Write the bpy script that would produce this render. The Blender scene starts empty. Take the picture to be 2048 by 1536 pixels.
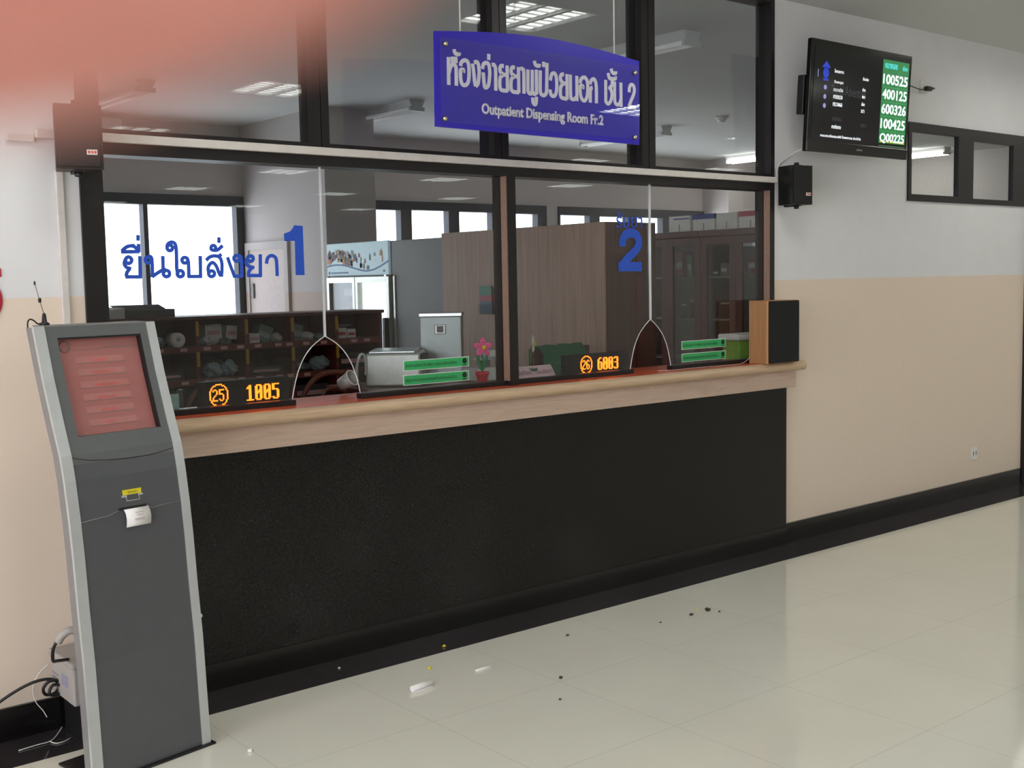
import bpy, bmesh, math, random
from mathutils import Vector, Matrix
random.seed(7)
PI = math.pi
SC = bpy.context.scene
COL = SC.collection
# ------------------------------------------------------------------ camera, world, light, exposure
cam_d = bpy.data.cameras.new('camera'); cam = bpy.data.objects.new('camera', cam_d); COL.objects.link(cam)
YAW, PITCH, ROLL = math.radians(39.407), math.radians(-5.1326), math.radians(-1.08144)
CAM = Vector((0, -4.121, 1.55))
fwd = Vector((math.sin(YAW)*math.cos(PITCH), math.cos(YAW)*math.cos(PITCH), math.sin(PITCH)))
rgt = Vector((math.cos(YAW), -math.sin(YAW), 0)); upv = rgt.cross(fwd)
rr = rgt*math.cos(ROLL) + upv*math.sin(ROLL); uu = -rgt*math.sin(ROLL) + upv*math.cos(ROLL)
cam.matrix_world = Matrix(((rr.x, uu.x, -fwd.x, CAM.x), (rr.y, uu.y, -fwd.y, CAM.y), (rr.z, uu.z, -fwd.z, CAM.z), (0, 0, 0, 1)))
cam_d.sensor_width = 36; cam_d.lens = 2320.1/2048*36; cam_d.clip_start = 0.002; cam_d.clip_end = 100
cam_d.dof.use_dof = True; cam_d.dof.focus_distance = 5.2; cam_d.dof.aperture_fstop = cam_d.lens/2.2
SC.camera = cam
w = bpy.data.worlds.new('sky'); SC.world = w; w.use_nodes = True
w.node_tree.nodes['Background'].inputs[0].default_value = (0.90, 0.95, 1.0, 1)
w.node_tree.nodes['Background'].inputs[1].default_value = 3.2
def area(name, loc, rot, sx, sy, power, col):
    d = bpy.data.lights.new(name, 'AREA'); d.shape = 'RECTANGLE'; d.size = sx; d.size_y = sy; d.energy = power; d.color = col
    o = bpy.data.objects.new(name, d); COL.objects.link(o); o.location = loc; o.rotation_euler = rot; return o
area('daylight_left_windows', (-5.75, -5.5, 2.05), (0, math.radians(-90), 0), 1.05, 9.0, 300, (0.95, 0.93, 1.0))
area('daylight_back_window', (4.0, 6.15, 1.75), (math.radians(-90), 0, 0), 2.2, 1.1, 5, (0.95, 0.97, 1.0))
area('daylight_high_windows', (9.3, 6.15, 2.05), (math.radians(-90), 0, 0), 5.0, 0.5, 24, (0.95, 0.97, 1.0))
TROFFER_EMIT = 14.0
SC.view_settings.view_transform = 'Standard'; SC.view_settings.look = 'None'
SC.view_settings.gamma = 1; SC.view_settings.use_curve_mapping = False
SC.view_settings.exposure = 0.26

# ------------------------------------------------------------------ helpers
def lin(c):
    return tuple(((v/255)/12.92 if v/255 <= .04045 else ((v/255+.055)/1.055)**2.4) for v in c)
def mat(name, rgb, rough=.5, metal=0., var=.06, scale=30., bump=0., emit=0., spec=.5, ecol=None):
    m = bpy.data.materials.new(name); m.use_nodes = True; nt = m.node_tree; N = nt.nodes; L = nt.links
    b = N['Principled BSDF']; c = lin(rgb)
    b.inputs['Roughness'].default_value = rough; b.inputs['Metallic'].default_value = metal
    b.inputs['Specular IOR Level'].default_value = spec
    tc = N.new('ShaderNodeTexCoord'); no = N.new('ShaderNodeTexNoise')
    no.inputs['Scale'].default_value = scale; no.inputs['Detail'].default_value = 4
    L.new(tc.outputs['Object'], no.inputs['Vector'])
    cr = N.new('ShaderNodeValToRGB'); cr.color_ramp.elements[0].position = .3; cr.color_ramp.elements[1].position = .7
    cr.color_ramp.elements[0].color = (*[v*(1-var) for v in c], 1); cr.color_ramp.elements[1].color = (*[min(1, v*(1+var)) for v in c], 1)
    L.new(no.outputs['Fac'], cr.inputs['Fac']); L.new(cr.outputs['Color'], b.inputs['Base Color'])
    if bump:
        bp = N.new('ShaderNodeBump'); bp.inputs['Strength'].default_value = bump; bp.inputs['Distance'].default_value = .004
        L.new(no.outputs['Fac'], bp.inputs['Height']); L.new(bp.outputs['Normal'], b.inputs['Normal'])
    if emit:
        b.inputs['Emission Color'].default_value = (*lin(ecol or rgb), 1); b.inputs['Emission Strength'].default_value = emit
    return m
def wood(name, rgb1, rgb2, rough=.35, vec=(1., 12., 12.), scale=3., dist=2.):
    m = mat(name, rgb1, rough, var=0.); nt = m.node_tree; N = nt.nodes; L = nt.links
    mp = N.new('ShaderNodeMapping'); mp.inputs['Scale'].default_value = vec
    tc = [n for n in N if n.type == 'TEX_COORD'][0]; no = [n for n in N if n.type == 'TEX_NOISE'][0]; cr = [n for n in N if n.type == 'VALTORGB'][0]
    L.new(tc.outputs['Object'], mp.inputs['Vector']); L.new(mp.outputs['Vector'], no.inputs['Vector'])
    no.inputs['Scale'].default_value = scale; no.inputs['Detail'].default_value = 6; no.inputs['Distortion'].default_value = dist
    cr.color_ramp.elements[0].color = (*lin(rgb1), 1); cr.color_ramp.elements[1].color = (*lin(rgb2), 1)
    return m
def tiled(m, axes, pitch, seam, off=(0, 0, 0), wdt=.004):
    """thin joints between tiles on the given object axes, joints in colour seam"""
    nt = m.node_tree; N = nt.nodes; L = nt.links; b = N['Principled BSDF']
    tc = [n for n in N if n.type == 'TEX_COORD'][0]; sp = N.new('ShaderNodeSeparateXYZ'); L.new(tc.outputs['Object'], sp.inputs[0])
    acc = None
    for a in axes:
        i = 'XYZ'.index(a)
        ad = N.new('ShaderNodeMath'); ad.operation = 'ADD'; ad.inputs[1].default_value = 100*pitch[i]-off[i]; L.new(sp.outputs[a], ad.inputs[0])
        md = N.new('ShaderNodeMath'); md.operation = 'MODULO'; md.inputs[1].default_value = pitch[i]; L.new(ad.outputs[0], md.inputs[0])
        lt = N.new('ShaderNodeMath'); lt.operation = 'LESS_THAN'; lt.inputs[1].default_value = wdt; L.new(md.outputs[0], lt.inputs[0])
        if acc is None: acc = lt
        else:
            mx = N.new('ShaderNodeMath'); mx.operation = 'MAXIMUM'; L.new(acc.outputs[0], mx.inputs[0]); L.new(lt.outputs[0], mx.inputs[1]); acc = mx
    src = b.inputs['Base Color'].links[0].from_socket
    mix = N.new('ShaderNodeMixRGB'); L.new(acc.outputs[0], mix.inputs[0]); L.new(src, mix.inputs[1]); mix.inputs[2].default_value = (*lin(seam), 1)
    L.new(mix.outputs[0], b.inputs['Base Color']); return m
def glass(name, tint=(.93, .95, .95), ior=1.5):
    m = bpy.data.materials.new(name); m.use_nodes = True; nt = m.node_tree; N = nt.nodes; L = nt.links; N.clear()
    out = N.new('ShaderNodeOutputMaterial'); mx = N.new('ShaderNodeMixShader'); fr = N.new('ShaderNodeFresnel'); fr.inputs['IOR'].default_value = ior
    tr = N.new('ShaderNodeBsdfTransparent'); tr.inputs[0].default_value = (*tint, 1); gl = N.new('ShaderNodeBsdfGlossy'); gl.inputs['Roughness'].default_value = 0.0
    ge = N.new('ShaderNodeNewGeometry'); iv = N.new('ShaderNodeMix'); iv.inputs[2].default_value = ior; iv.inputs[3].default_value = 1/ior
    L.new(ge.outputs['Backfacing'], iv.inputs[0]); L.new(iv.outputs[0], fr.inputs['IOR'])     # thin sheet: both faces mirror alike
    L.new(fr.outputs[0], mx.inputs[0]); L.new(tr.outputs[0], mx.inputs[1]); L.new(gl.outputs[0], mx.inputs[2]); L.new(mx.outputs[0], out.inputs[0])
    return m
MATS = {}
def smooth_line(pts, n=4, closed=False):
    if len(pts) < 3: return [Vector(p) for p in pts]
    P = [Vector(p) for p in pts]; out = []
    N = len(P)
    for i in range(N-1 if not closed else N):
        g = lambda k: P[k % N] if closed else P[max(0, min(N-1, k))]
        a, b, c, d = g(i-1), g(i), g(i+1), g(i+2)
        for j in range(n):
            t = j/n; out.append(.5*((2*b)+(c-a)*t+(2*a-5*b+4*c-d)*t*t+(3*b-a-3*c+d)*t*t*t))
    if not closed: out.append(P[-1])
    return out
class MB:
    def __init__(s): s.bm = bmesh.new()
    def face(s, vs, smooth=False):
        try: f = s.bm.faces.new(vs); f.smooth = smooth; return f
        except ValueError: return None
    def box(s, x0, x1, y0, y1, z0, z1, bev=0., seg=2):
        t = bmesh.new(); bmesh.ops.create_cube(t, size=1.)
        for v in t.verts: v.co = Vector((x0+(v.co.x+.5)*(x1-x0), y0+(v.co.y+.5)*(y1-y0), z0+(v.co.z+.5)*(z1-z0)))
        if bev: bmesh.ops.bevel(t, geom=t.edges[:], offset=bev, segments=seg, profile=.5, affect='EDGES')
        return s.add(t)
    def add(s, t, M=None, smooth=None):
        mp = {}
        for v in t.verts: mp[v] = s.bm.verts.new(M @ v.co if M else v.co)
        for f in t.faces:
            g = s.face([mp[v] for v in f.verts], f.smooth if smooth is None else smooth)
        t.free(); return s
    def prism(s, poly, axis, a, b):
        """poly: 2-D outline in the two other axes (x,y / x,z / y,z order), extruded along axis from a to b"""
        def P(p, h): return {'x': (h, p[0], p[1]), 'y': (p[0], h, p[1]), 'z': (p[0], p[1], h)}[axis]
        A = [s.bm.verts.new(P(p, a)) for p in poly]; B = [s.bm.verts.new(P(p, b)) for p in poly]; n = len(poly)
        s.face(A[::-1]); s.face(B)
        for i in range(n): s.face([A[i], A[(i+1) % n], B[(i+1) % n], B[i]])
        return s
    def tube(s, pts, r, seg=8, smooth=True, closed=False, rs=None):
        P = [Vector(p) for p in pts]; n = len(P); rings = []; prev = None
        for i, p in enumerate(P):
            a = P[(i-1) % n] if closed else P[max(0, i-1)]; b = P[(i+1) % n] if closed else P[min(n-1, i+1)]
            d = (b-a).normalized() if (b-a).length > 1e-9 else Vector((0, 0, 1))
            if prev is None: u = d.orthogonal().normalized()
            else:
                u = prev-d*prev.dot(d); u = u.normalized() if u.length > 1e-6 else d.orthogonal().normalized()
            prev = u; v = d.cross(u); q = rs[i] if rs else r
            rings.append([s.bm.verts.new(p+(u*math.cos(2*PI*k/seg)+v*math.sin(2*PI*k/seg))*q) for k in range(seg)])
        for i in range(n if closed else n-1):
            A, B = rings[i], rings[(i+1) % n]
            for k in range(seg): s.face([A[k], A[(k+1) % seg], B[(k+1) % seg], B[k]], smooth)
        if not closed: s.face(rings[0][::-1]); s.face(rings[-1])
        return s
    def lathe(s, prof, c=(0, 0, 0), seg=20, M=None, smooth=True):
        rings = []
        for r, z in prof:
            r = max(r, 1e-5)
            ps = [Vector((r*math.cos(2*PI*k/seg), r*math.sin(2*PI*k/seg), z)) for k in range(seg)]
            rings.append([s.bm.verts.new((M @ p if M else p)+Vector(c)) for p in ps])
        for A, B in zip(rings, rings[1:]):
            for k in range(seg): s.face([A[k], A[(k+1) % seg], B[(k+1) % seg], B[k]], smooth)
        s.face(rings[0][::-1]); s.face(rings[-1]); return s
    def ball(s, c, rx, ry, rz, M=None, seg=16, jit=0.):
        t = bmesh.new(); bmesh.ops.create_uvsphere(t, u_segments=seg, v_segments=max(6, seg//2), radius=1)
        for v in t.verts:
            k = 1+random.uniform(-jit, jit); p = Vector((v.co.x*rx*k, v.co.y*ry*k, v.co.z*rz*k)); v.co = (M @ p if M else p)+Vector(c)
        return s.add(t, smooth=jit == 0)
    def ribbon(s, pts, w, y0, y1, sm=True, plane='xz'):
        """a flat stroke of width w along a 2-D line, from y0 (front) to y1 (back)"""
        P = [Vector((p[0], p[1])) for p in pts]
        closed = len(P) > 3 and (P[0]-P[-1]).length < 1e-6
        if closed: P = P[:-1]
        if sm: P = [Vector((q.x, q.y)) for q in smooth_line([(p.x, p.y, 0) for p in P], 4, closed)]
        n = len(P); Lf = []; Rt = []
        for i, p in enumerate(P):
            a = P[(i-1) % n] if closed else P[max(0, i-1)]; b = P[(i+1) % n] if closed else P[min(n-1, i+1)]
            d = (b-a); d = d.normalized() if d.length > 1e-9 else Vector((1, 0)); nn = Vector((-d.y, d.x))*w/2
            Lf.append(p+nn); Rt.append(p-nn)
        V = lambda p, y: s.bm.verts.new((p.x, y, p.y))
        a, b = [V(p, y0) for p in Lf], [V(p, y0) for p in Rt]; c, d = [V(p, y1) for p in Lf], [V(p, y1) for p in Rt]
        for i in range(n if closed else n-1):
            j = (i+1) % n
            s.face([a[i], b[i], b[j], a[j]]); s.face([c[i], c[j], d[j], d[i]]); s.face([a[i], a[j], c[j], c[i]]); s.face([b[i], d[i], d[j], b[j]])
        if not closed: s.face([a[0], c[0], d[0], b[0]]); s.face([a[-1], b[-1], d[-1], c[-1]])
        return s
    def build(s, name, m, parent=None, local=False, loc=None):
        me = bpy.data.meshes.new(name); bmesh.ops.recalc_face_normals(s.bm, faces=s.bm.faces[:])
        M = None
        if parent is not None:
            M = MATS[parent.name]
            if not local: me_t = M.inverted()
            else: me_t = None
        elif loc is not None: me_t = Matrix.Translation(loc).inverted()
        else: me_t = None
        if me_t is not None: s.bm.transform(me_t)
        s.bm.to_mesh(me); s.bm.free(); me.materials.append(m)
        o = bpy.data.objects.new(name, me); COL.objects.link(o)
        if parent is not None: o.parent = parent; MATS[o.name] = M
        else:
            if loc is not None: o.location = loc
            MATS[o.name] = Matrix.Translation(loc or (0, 0, 0))
        return o
def tag(o, label, cat, group=None, kind=None):
    o['label'] = label; o['category'] = cat
    if group: o['group'] = group
    if kind: o['kind'] = kind
    return o
def struct(o, label=None):
    o['kind'] = 'structure'
    if label: o['label'] = label
    return o
def thing(name, label, cat, loc, rotz=0., group=None, rot=None):
    o = bpy.data.objects.new(name, None); COL.objects.link(o); o.empty_display_size = .05
    o.location = loc; o.rotation_euler = rot if rot else (0, 0, rotz)
    MATS[o.name] = Matrix.Translation(loc) @ (o.rotation_euler.to_matrix().to_4x4())
    return tag(o, label, cat, group)
def part(name, mb, m, p, local=False, label=None):
    o = mb.build(name, m, p, local)
    if label: o['label'] = label
    return o
def box(name, m, p, *a, bev=0., local=False, label=None): return part(name, MB().box(*a, bev=bev), m, p, local, label)
def dup(root, loc, label, rotz=None, group=None):
    r = root.copy(); COL.objects.link(r); r.location = loc
    if rotz is not None: r.rotation_euler = (0, 0, rotz)
    r['label'] = label
    if group: r['group'] = group
    for ch in list(root.children):
        c = ch.copy(); COL.objects.link(c); c.parent = r
        for g in ch.children:
            d = g.copy(); COL.objects.link(d); d.parent = c
    return r
def text_bm(body, fit_w=None, fit_h=None, size=1., bold=0., extrude=.001, align='LEFT'):
    """lettering as a bmesh in the x-z plane (facing -y), lower left at the origin, scaled to fit"""
    cu = bpy.data.curves.new('lettering', 'FONT'); cu.body = body; cu.size = size; cu.offset = bold; cu.extrude = 0; cu.resolution_u = 3
    o = bpy.data.objects.new('lettering', cu); COL.objects.link(o)
    dg = bpy.context.evaluated_depsgraph_get(); me = bpy.data.meshes.new_from_object(o.evaluated_get(dg))
    bpy.data.objects.remove(o); bpy.data.curves.remove(cu)
    t = bmesh.new(); t.from_mesh(me); bpy.data.meshes.remove(me)
    if not t.verts: return t
    x0 = min(v.co.x for v in t.verts); x1 = max(v.co.x for v in t.verts); y0 = min(v.co.y for v in t.verts); y1 = max(v.co.y for v in t.verts)
    sx = fit_w/(x1-x0) if fit_w else 1.; sy = fit_h/(y1-y0) if fit_h else sx
    if not fit_w: sx = sy
    for v in t.verts: v.co = Vector(((v.co.x-x0)*sx, 0, (v.co.y-y0)*sy))
    if extrude:
        r = bmesh.ops.extrude_face_region(t, geom=t.faces[:])
        for v in [g for g in r['geom'] if isinstance(g, bmesh.types.BMVert)]: v.co.y -= extrude
    return t
def text(mb, body, x, y, z, **k):
    return mb.add(text_bm(body, **k), Matrix.Translation((x, y, z)))
SIGN = [[[2826,2440],[2824,2331]],[[2827,2380],[2835,2402],[2849,2415],[2861,2407],[2863,2389],[2862,2331]],[[2837,2435],[2870,2438]],[[2837,2426],[2870,2429]],[[2854,2474],[2857,2464],[2863,2457],[2878,2457],[2880,2464]],[[2886,2411],[2888,2423],[2898,2433],[2910,2436],[2923,2430],[2928,2406],[2927,2373],[2922,2351],[2909,2338],[2893,2339],[2885,2356],[2884,2380],[2886,2396],[2900,2397],[2899,2387]],[[2946,2427],[2951,2400],[2955,2359],[2960,2338]],[[2955,2432],[2968,2436],[2976,2427],[2980,2400],[2977,2372],[2972,2350],[2960,2338]],[[2997,2411],[3003,2430],[3017,2437],[3030,2431],[3035,2405],[3033,2378],[3026,2347],[3009,2337],[3004,2358],[3001,2397]],[[3032,2474],[3031,2450]],[[3047,2432],[3058,2433],[3065,2422],[3066,2395],[3065,2329]],[[3109,2433],[3096,2433],[3089,2422],[3092,2407],[3105,2398],[3091,2386],[3087,2366],[3088,2344],[3098,2334],[3128,2334]],[[3128,2437],[3128,2332]],[[3101,2398],[3125,2399]],[[3169,2432],[3156,2433],[3149,2421],[3152,2406],[3165,2398],[3151,2385],[3147,2365],[3148,2343],[3159,2333],[3189,2333]],[[3189,2437],[3189,2331]],[[3161,2397],[3185,2398]],[[3200,2432],[3212,2431],[3218,2418],[3217,2330]],[[3241,2432],[3239,2339]],[[3239,2343],[3249,2333],[3262,2345],[3265,2433]],[[3263,2345],[3274,2333],[3287,2340]],[[3288,2436],[3287,2334]],[[3265,2318],[3267,2297],[3278,2290],[3284,2299],[3286,2323]],[[3278,2472],[3281,2459],[3291,2453],[3304,2454],[3306,2462]],[[3310,2435],[3308,2352],[3316,2335],[3331,2333],[3343,2347],[3345,2373],[3349,2470]],[[3330,2473],[3330,2451]],[[3366,2399],[3374,2424],[3388,2431],[3399,2421],[3403,2392],[3400,2354],[3388,2335],[3372,2336],[3365,2349],[3365,2360]],[[3445,2432],[3431,2429],[3424,2416],[3428,2402],[3440,2393],[3426,2377],[3423,2353],[3429,2332],[3461,2328]],[[3463,2434],[3462,2326]],[[3436,2392],[3460,2394]],[[3483,2434],[3483,2344],[3493,2330],[3507,2332],[3521,2347]],[[3521,2432],[3520,2324]],[[3540,2402],[3544,2417],[3556,2428],[3571,2429],[3583,2415],[3586,2388],[3582,2352],[3569,2331],[3553,2332],[3542,2352],[3540,2389],[3557,2391],[3555,2380]],[[3600,2324],[3602,2381],[3614,2390]],[[3600,2404],[3607,2421],[3622,2428],[3634,2416],[3638,2387],[3637,2324]],[[3696,2431],[3695,2332]],[[3695,2335],[3711,2327],[3727,2344],[3734,2371],[3729,2389],[3714,2403]],[[3737,2432],[3734,2412],[3721,2397]],[[3712,2463],[3716,2445],[3726,2440],[3756,2442],[3756,2453]],[[3730,2484],[3735,2472],[3744,2465],[3759,2468],[3760,2475]],[[3751,2429],[3751,2348],[3762,2329],[3778,2332],[3791,2355]],[[3791,2428],[3791,2320]],[[3843,2390],[3846,2411],[3855,2424],[3870,2422],[3877,2405],[3872,2383],[3852,2348],[3841,2324]],[[3837,2323],[3886,2326]]]
GLASS = [[[1632,1647],[1629,1640],[1623,1636],[1616,1636],[1611,1640],[1609,1647],[1611,1653],[1617,1658],[1624,1658],[1630,1653],[1632,1647]],[[1608,1649],[1604,1634],[1612,1621],[1629,1616]],[[1623,1616],[1612,1602],[1609,1588]],[[1605,1587],[1665,1586]],[[1663,1662],[1661,1581]],[[1594,1677],[1663,1678]],[[1597,1680],[1618,1696],[1642,1697],[1659,1680]],[[1640,1706],[1639,1692]],[[1660,1706],[1660,1676]],[[1660,1738],[1659,1717]],[[1705,1647],[1703,1641],[1697,1637],[1690,1637],[1685,1641],[1683,1647],[1685,1654],[1691,1657],[1698,1657],[1703,1654],[1705,1647]],[[1695,1661],[1705,1658],[1708,1640],[1707,1584]],[[1705,1586],[1744,1609],[1761,1611]],[[1773,1597],[1771,1590],[1764,1586],[1757,1586],[1751,1591],[1749,1597],[1752,1604],[1758,1608],[1765,1608],[1771,1604],[1773,1597]],[[1750,1662],[1749,1607]],[[1789,1692],[1787,1686],[1781,1682],[1775,1682],[1770,1686],[1768,1692],[1770,1698],[1776,1702],[1782,1702],[1787,1698],[1789,1692]],[[1767,1696],[1774,1708],[1790,1713],[1802,1700],[1803,1650],[1802,1614],[1806,1592]],[[1827,1596],[1825,1589],[1818,1585],[1811,1585],[1805,1589],[1803,1596],[1806,1603],[1812,1607],[1819,1607],[1825,1603],[1827,1596]],[[1847,1646],[1844,1640],[1838,1636],[1831,1636],[1826,1640],[1824,1646],[1826,1652],[1832,1656],[1839,1656],[1845,1652],[1847,1646]],[[1844,1655],[1849,1636],[1848,1581]],[[1844,1585],[1901,1585]],[[1897,1662],[1895,1580]],[[1920,1645],[1936,1658],[1960,1662],[1979,1652],[1984,1624],[1980,1582]],[[1984,1668],[1968,1658]],[[1952,1594],[1949,1588],[1943,1584],[1936,1584],[1930,1588],[1928,1595],[1931,1601],[1937,1605],[1944,1605],[1950,1601],[1952,1594]],[[1928,1597],[1928,1621],[1945,1637],[1960,1624],[1970,1598],[1978,1584]],[[1961,1693],[1959,1687],[1954,1684],[1948,1684],[1943,1687],[1942,1692],[1944,1698],[1949,1701],[1955,1701],[1959,1698],[1961,1693]],[[1953,1683],[1969,1685],[1990,1701]],[[1976,1733],[1975,1711]],[[2008,1657],[2019,1624],[2034,1582]],[[2059,1653],[2056,1646],[2050,1642],[2042,1642],[2036,1646],[2034,1653],[2037,1659],[2043,1663],[2051,1663],[2057,1659],[2059,1653]],[[2054,1663],[2065,1650],[2065,1580]],[[2027,1584],[2066,1584]],[[2116,1651],[2113,1645],[2107,1641],[2100,1641],[2094,1645],[2092,1651],[2095,1658],[2101,1661],[2108,1661],[2114,1658],[2116,1651]],[[2089,1651],[2085,1634],[2097,1621],[2119,1616]],[[2109,1616],[2096,1602],[2093,1585]],[[2088,1586],[2149,1585]],[[2147,1668],[2144,1582]],[[2172,1631],[2178,1653],[2195,1663],[2213,1654],[2217,1630],[2217,1582]]]
ONE = [[[2301,1783],[2339,1781],[2340,1584],[2300,1585],[2301,1721],[2255,1720],[2254,1749],[2281,1758],[2294,1771]]]
TWO = [[[4140,1706],[4143,1737],[4165,1764],[4202,1773],[4239,1764],[4258,1735],[4250,1704],[4216,1672],[4174,1644],[4145,1618],[4136,1600]],[[4113,1605],[4276,1604]]]# ------------------------------------------------------------------ materials
def two_tone(name, top, low, zc=1.52, rough=.7):
    m = mat(name, top, rough, var=.015, scale=6, spec=.25); nt = m.node_tree; N = nt.nodes; L = nt.links; b = N['Principled BSDF']
    tc = [n for n in N if n.type == 'TEX_COORD'][0]; sp = N.new('ShaderNodeSeparateXYZ'); L.new(tc.outputs['Object'], sp.inputs[0])
    lt = N.new('ShaderNodeMath'); lt.operation = 'LESS_THAN'; lt.inputs[1].default_value = zc; L.new(sp.outputs['Z'], lt.inputs[0])
    mix = N.new('ShaderNodeMixRGB'); L.new(lt.outputs[0], mix.inputs[0]); L.new(b.inputs['Base Color'].links[0].from_socket, mix.inputs[1])
    mix.inputs[2].default_value = (*lin(low), 1); L.new(mix.outputs[0], b.inputs['Base Color']); return m
m_wall = two_tone('painted wall white over beige', (222, 220, 222), (226, 208, 191))
m_wall_in = two_tone('pharmacy wall grey white over pink beige', (205, 196, 194), (205, 184, 172), 1.48)
m_ceil = mat('white ceiling board', (205, 206, 204), .8, var=.01, scale=3)
m_floor = tiled(mat('cream polished floor tile', (222, 219, 206), .085, var=.02, scale=2.5, spec=.45), 'XY', (.6, .6, 1), (206, 203, 190), (.49, -.257, 0), .004)
m_granite = tiled(mat('black granite', (23, 20, 20), .14, var=.35, scale=120, spec=.28), 'X', (.3, 1, 1), (24, 22, 22), (2.181, 0, 0), .002)
m_border = tiled(mat('black granite floor border', (50, 46, 48), .07, var=.3, scale=90, spec=.5), 'X', (.6, 1, 1), (40, 38, 38), (2.22, 0, 0), .004)
m_skirt = mat('black granite skirting', (17, 15, 16), .2, var=.2, scale=80)
m_bronze = mat('dark bronze aluminium', (34, 30, 31), .38, .25, var=.08, scale=60)
m_winframe = mat('dark grey window frame', (62, 62, 70), .45, .2)
m_litside = wood('tan lit post side', (142, 114, 96), (126, 100, 84), .4)  # tan stands for daylight on the left-facing post sides
m_glass = glass('clear glass'); m_glass2 = glass('far window glass', (.97, .98, 1.))
m_chrome = mat('bright glass edge trim', (236, 240, 240), .12, .3, var=.02)
m_white = mat('white plastic', (226, 224, 218), .45)
m_conduit = mat('off white plastic conduit', (206, 199, 194), .5, var=.04, scale=40)
m_black = mat('black plastic', (16, 15, 16), .45, var=.2)
m_blackgloss = mat('glossy black plastic', (10, 10, 12), .12, var=.1)
m_woodtop = wood('red brown varnished worktop', (206, 84, 52), (216, 102, 68), .22)
m_woodedge = wood('pale oak laminate', (202, 174, 144), (186, 156, 126), .36)
m_woodfas = wood('pale oak fascia', (210, 184, 165), (192, 166, 148), .42)
m_brown = wood('dark red brown wood', (104, 56, 46), (82, 42, 34), .4, (4, 4, 1.))
m_brownshelf = wood('red brown shelf wood', (116, 52, 36), (90, 38, 28), .45, (1, 6, 6))
m_ply = wood('brown plywood panel', (190, 154, 132), (164, 128, 108), .5, (14, 14, .6), 2.2, 1.2)
m_plydark = wood('dark brown plywood', (96, 62, 50), (74, 46, 38), .5, (14, 14, .6), 2.2, 1.2)
m_steel = mat('brushed stainless steel', (160, 164, 162), .4, .85, var=.05, scale=14)
m_greysteel = mat('grey painted steel', (124, 122, 122), .5, .0, var=.03)
m_paper = mat('white paper', (232, 228, 226), .7, var=.03)
m_blue = mat('blue vinyl lettering', (34, 78, 188), .5, var=.02)
m_rubber = mat('black cable rubber', (18, 17, 18), .5)

# ------------------------------------------------------------------ the setting
XL, XR, YF, YB, ZC = -6., 14., -19., 6.3, 3.07
struct(MB().box(XL, XR, YF, -.257, -.1, 0).build('floor', m_floor))
struct(MB().box(XL, XR, .12, YB, -.1, 0).build('floor', mat('pharmacy floor tile', (196, 190, 178), .3)))
struct(MB().box(XL, XR, -.257, .12, -.1, 0).build('trim_1', m_border), 'black granite border strip set in the floor along the front wall')
struct(MB().box(XL, XR, YF, YB+.15, ZC, ZC+.12).build('ceiling', m_ceil))
wf = MB()
for x in (6.115, 6.615): wf.box(x, x+.003, -.0006, 0, .12, 2.0)
for b in ((XL, 1.445, 0, ZC), (1.445, 5.295, 0, .9), (5.295, 6.64, 0, ZC), (6.64, 9.1, 2.492, ZC), (6.64, 8.168, 0, 2.0), (9.1, XR, 0, ZC)): wf.box(b[0], b[1], 0, .12, b[2], b[3])
struct(wf.build('wall_front', m_wall))
lob = mat('lobby wall paint', (205, 200, 196), .7)
wl = MB()
for b in ((YF, YB, 0, .9), (YF, YB, 2.6, ZC), (YF, -10.2, .9, 2.6), (-.8, YB, .9, 2.6)): wl.box(XL-.15, XL, b[0], b[1], b[2], b[3])
struct(wl.build('wall_left', lob))
struct(MB().box(XR, XR+.15, YF, YB+.15, 0, ZC).build('wall_right', lob))
struct(MB().box(XL, XR, YF-.15, YF, 0, ZC).build('wall_rear', lob))
wb = MB()
for b in ((XL, 2., 0, ZC), (2., 5.22, 0, .8), (2., 5.22, 2.40, ZC), (5.22, 5.735, 0, ZC), (5.735, 9.118, 0, 1.2), (5.735, 9.118, 2.41, ZC), (9.118, 9.316, 0, ZC),
          (9.316, 11.92, 0, 1.2), (9.316, 11.92, 2.41, ZC), (11.92, XR, 0, ZC)): wb.box(b[0], b[1], YB, YB+.15, b[2], b[3])
wb.box(5.22, 5.735, 4.73, YB, 0, ZC); wb.box(11.9, 12.7, 5.85, YB, 0, ZC)
struct(wb.build('wall_back', m_wall_in))
struct(MB().box(-.1, 0, .12, YB, 0, ZC).build('wall_pharmacy', m_wall_in))
struct(MB().box(XL, 1.43, -.014, 0, 0, .115).build('baseboard_left', m_skirt))
struct(MB().box(5.385, 8.165, -.014, 0, 0, .115).build('baseboard_right', m_skirt))
# door at the far right, under the clerestory strip
d = struct(MB().box(8.168, 8.235, -.03, .1, 0, 2.0).box(9.03, 9.1, -.03, .1, 0, 2.0).build('door_1', m_bronze), 'dark framed door at the right end of the wall')
box('leaf', m_blackgloss, d, 8.235, 9.03, .03, .07, .005, 1.995)
def panewin(name, fx, holes, y, fd, m, gm, label=None, kind='structure'):
    """frame with openings (x0,x1,z0,z1): an outer rectangle fx=(x0,x1,z0,z1) filled with members around the panes"""
    x0, x1, z0, z1 = fx; f = MB(); hs = sorted(holes); px = x0
    for (a, b, c, e) in hs:
        f.box(px, a, y, y+fd, z0, z1); f.box(a, b, y, y+fd, z0, c); f.box(a, b, y, y+fd, e, z1); px = b
    f.box(px, x1, y, y+fd, z0, z1)
    o = f.build(name, m); struct(o, label)
    for (a, b, c, e) in hs: box('pane', gm, o, a, b, y+fd*.5, y+fd*.5+.006, c, e)
    return o
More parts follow.
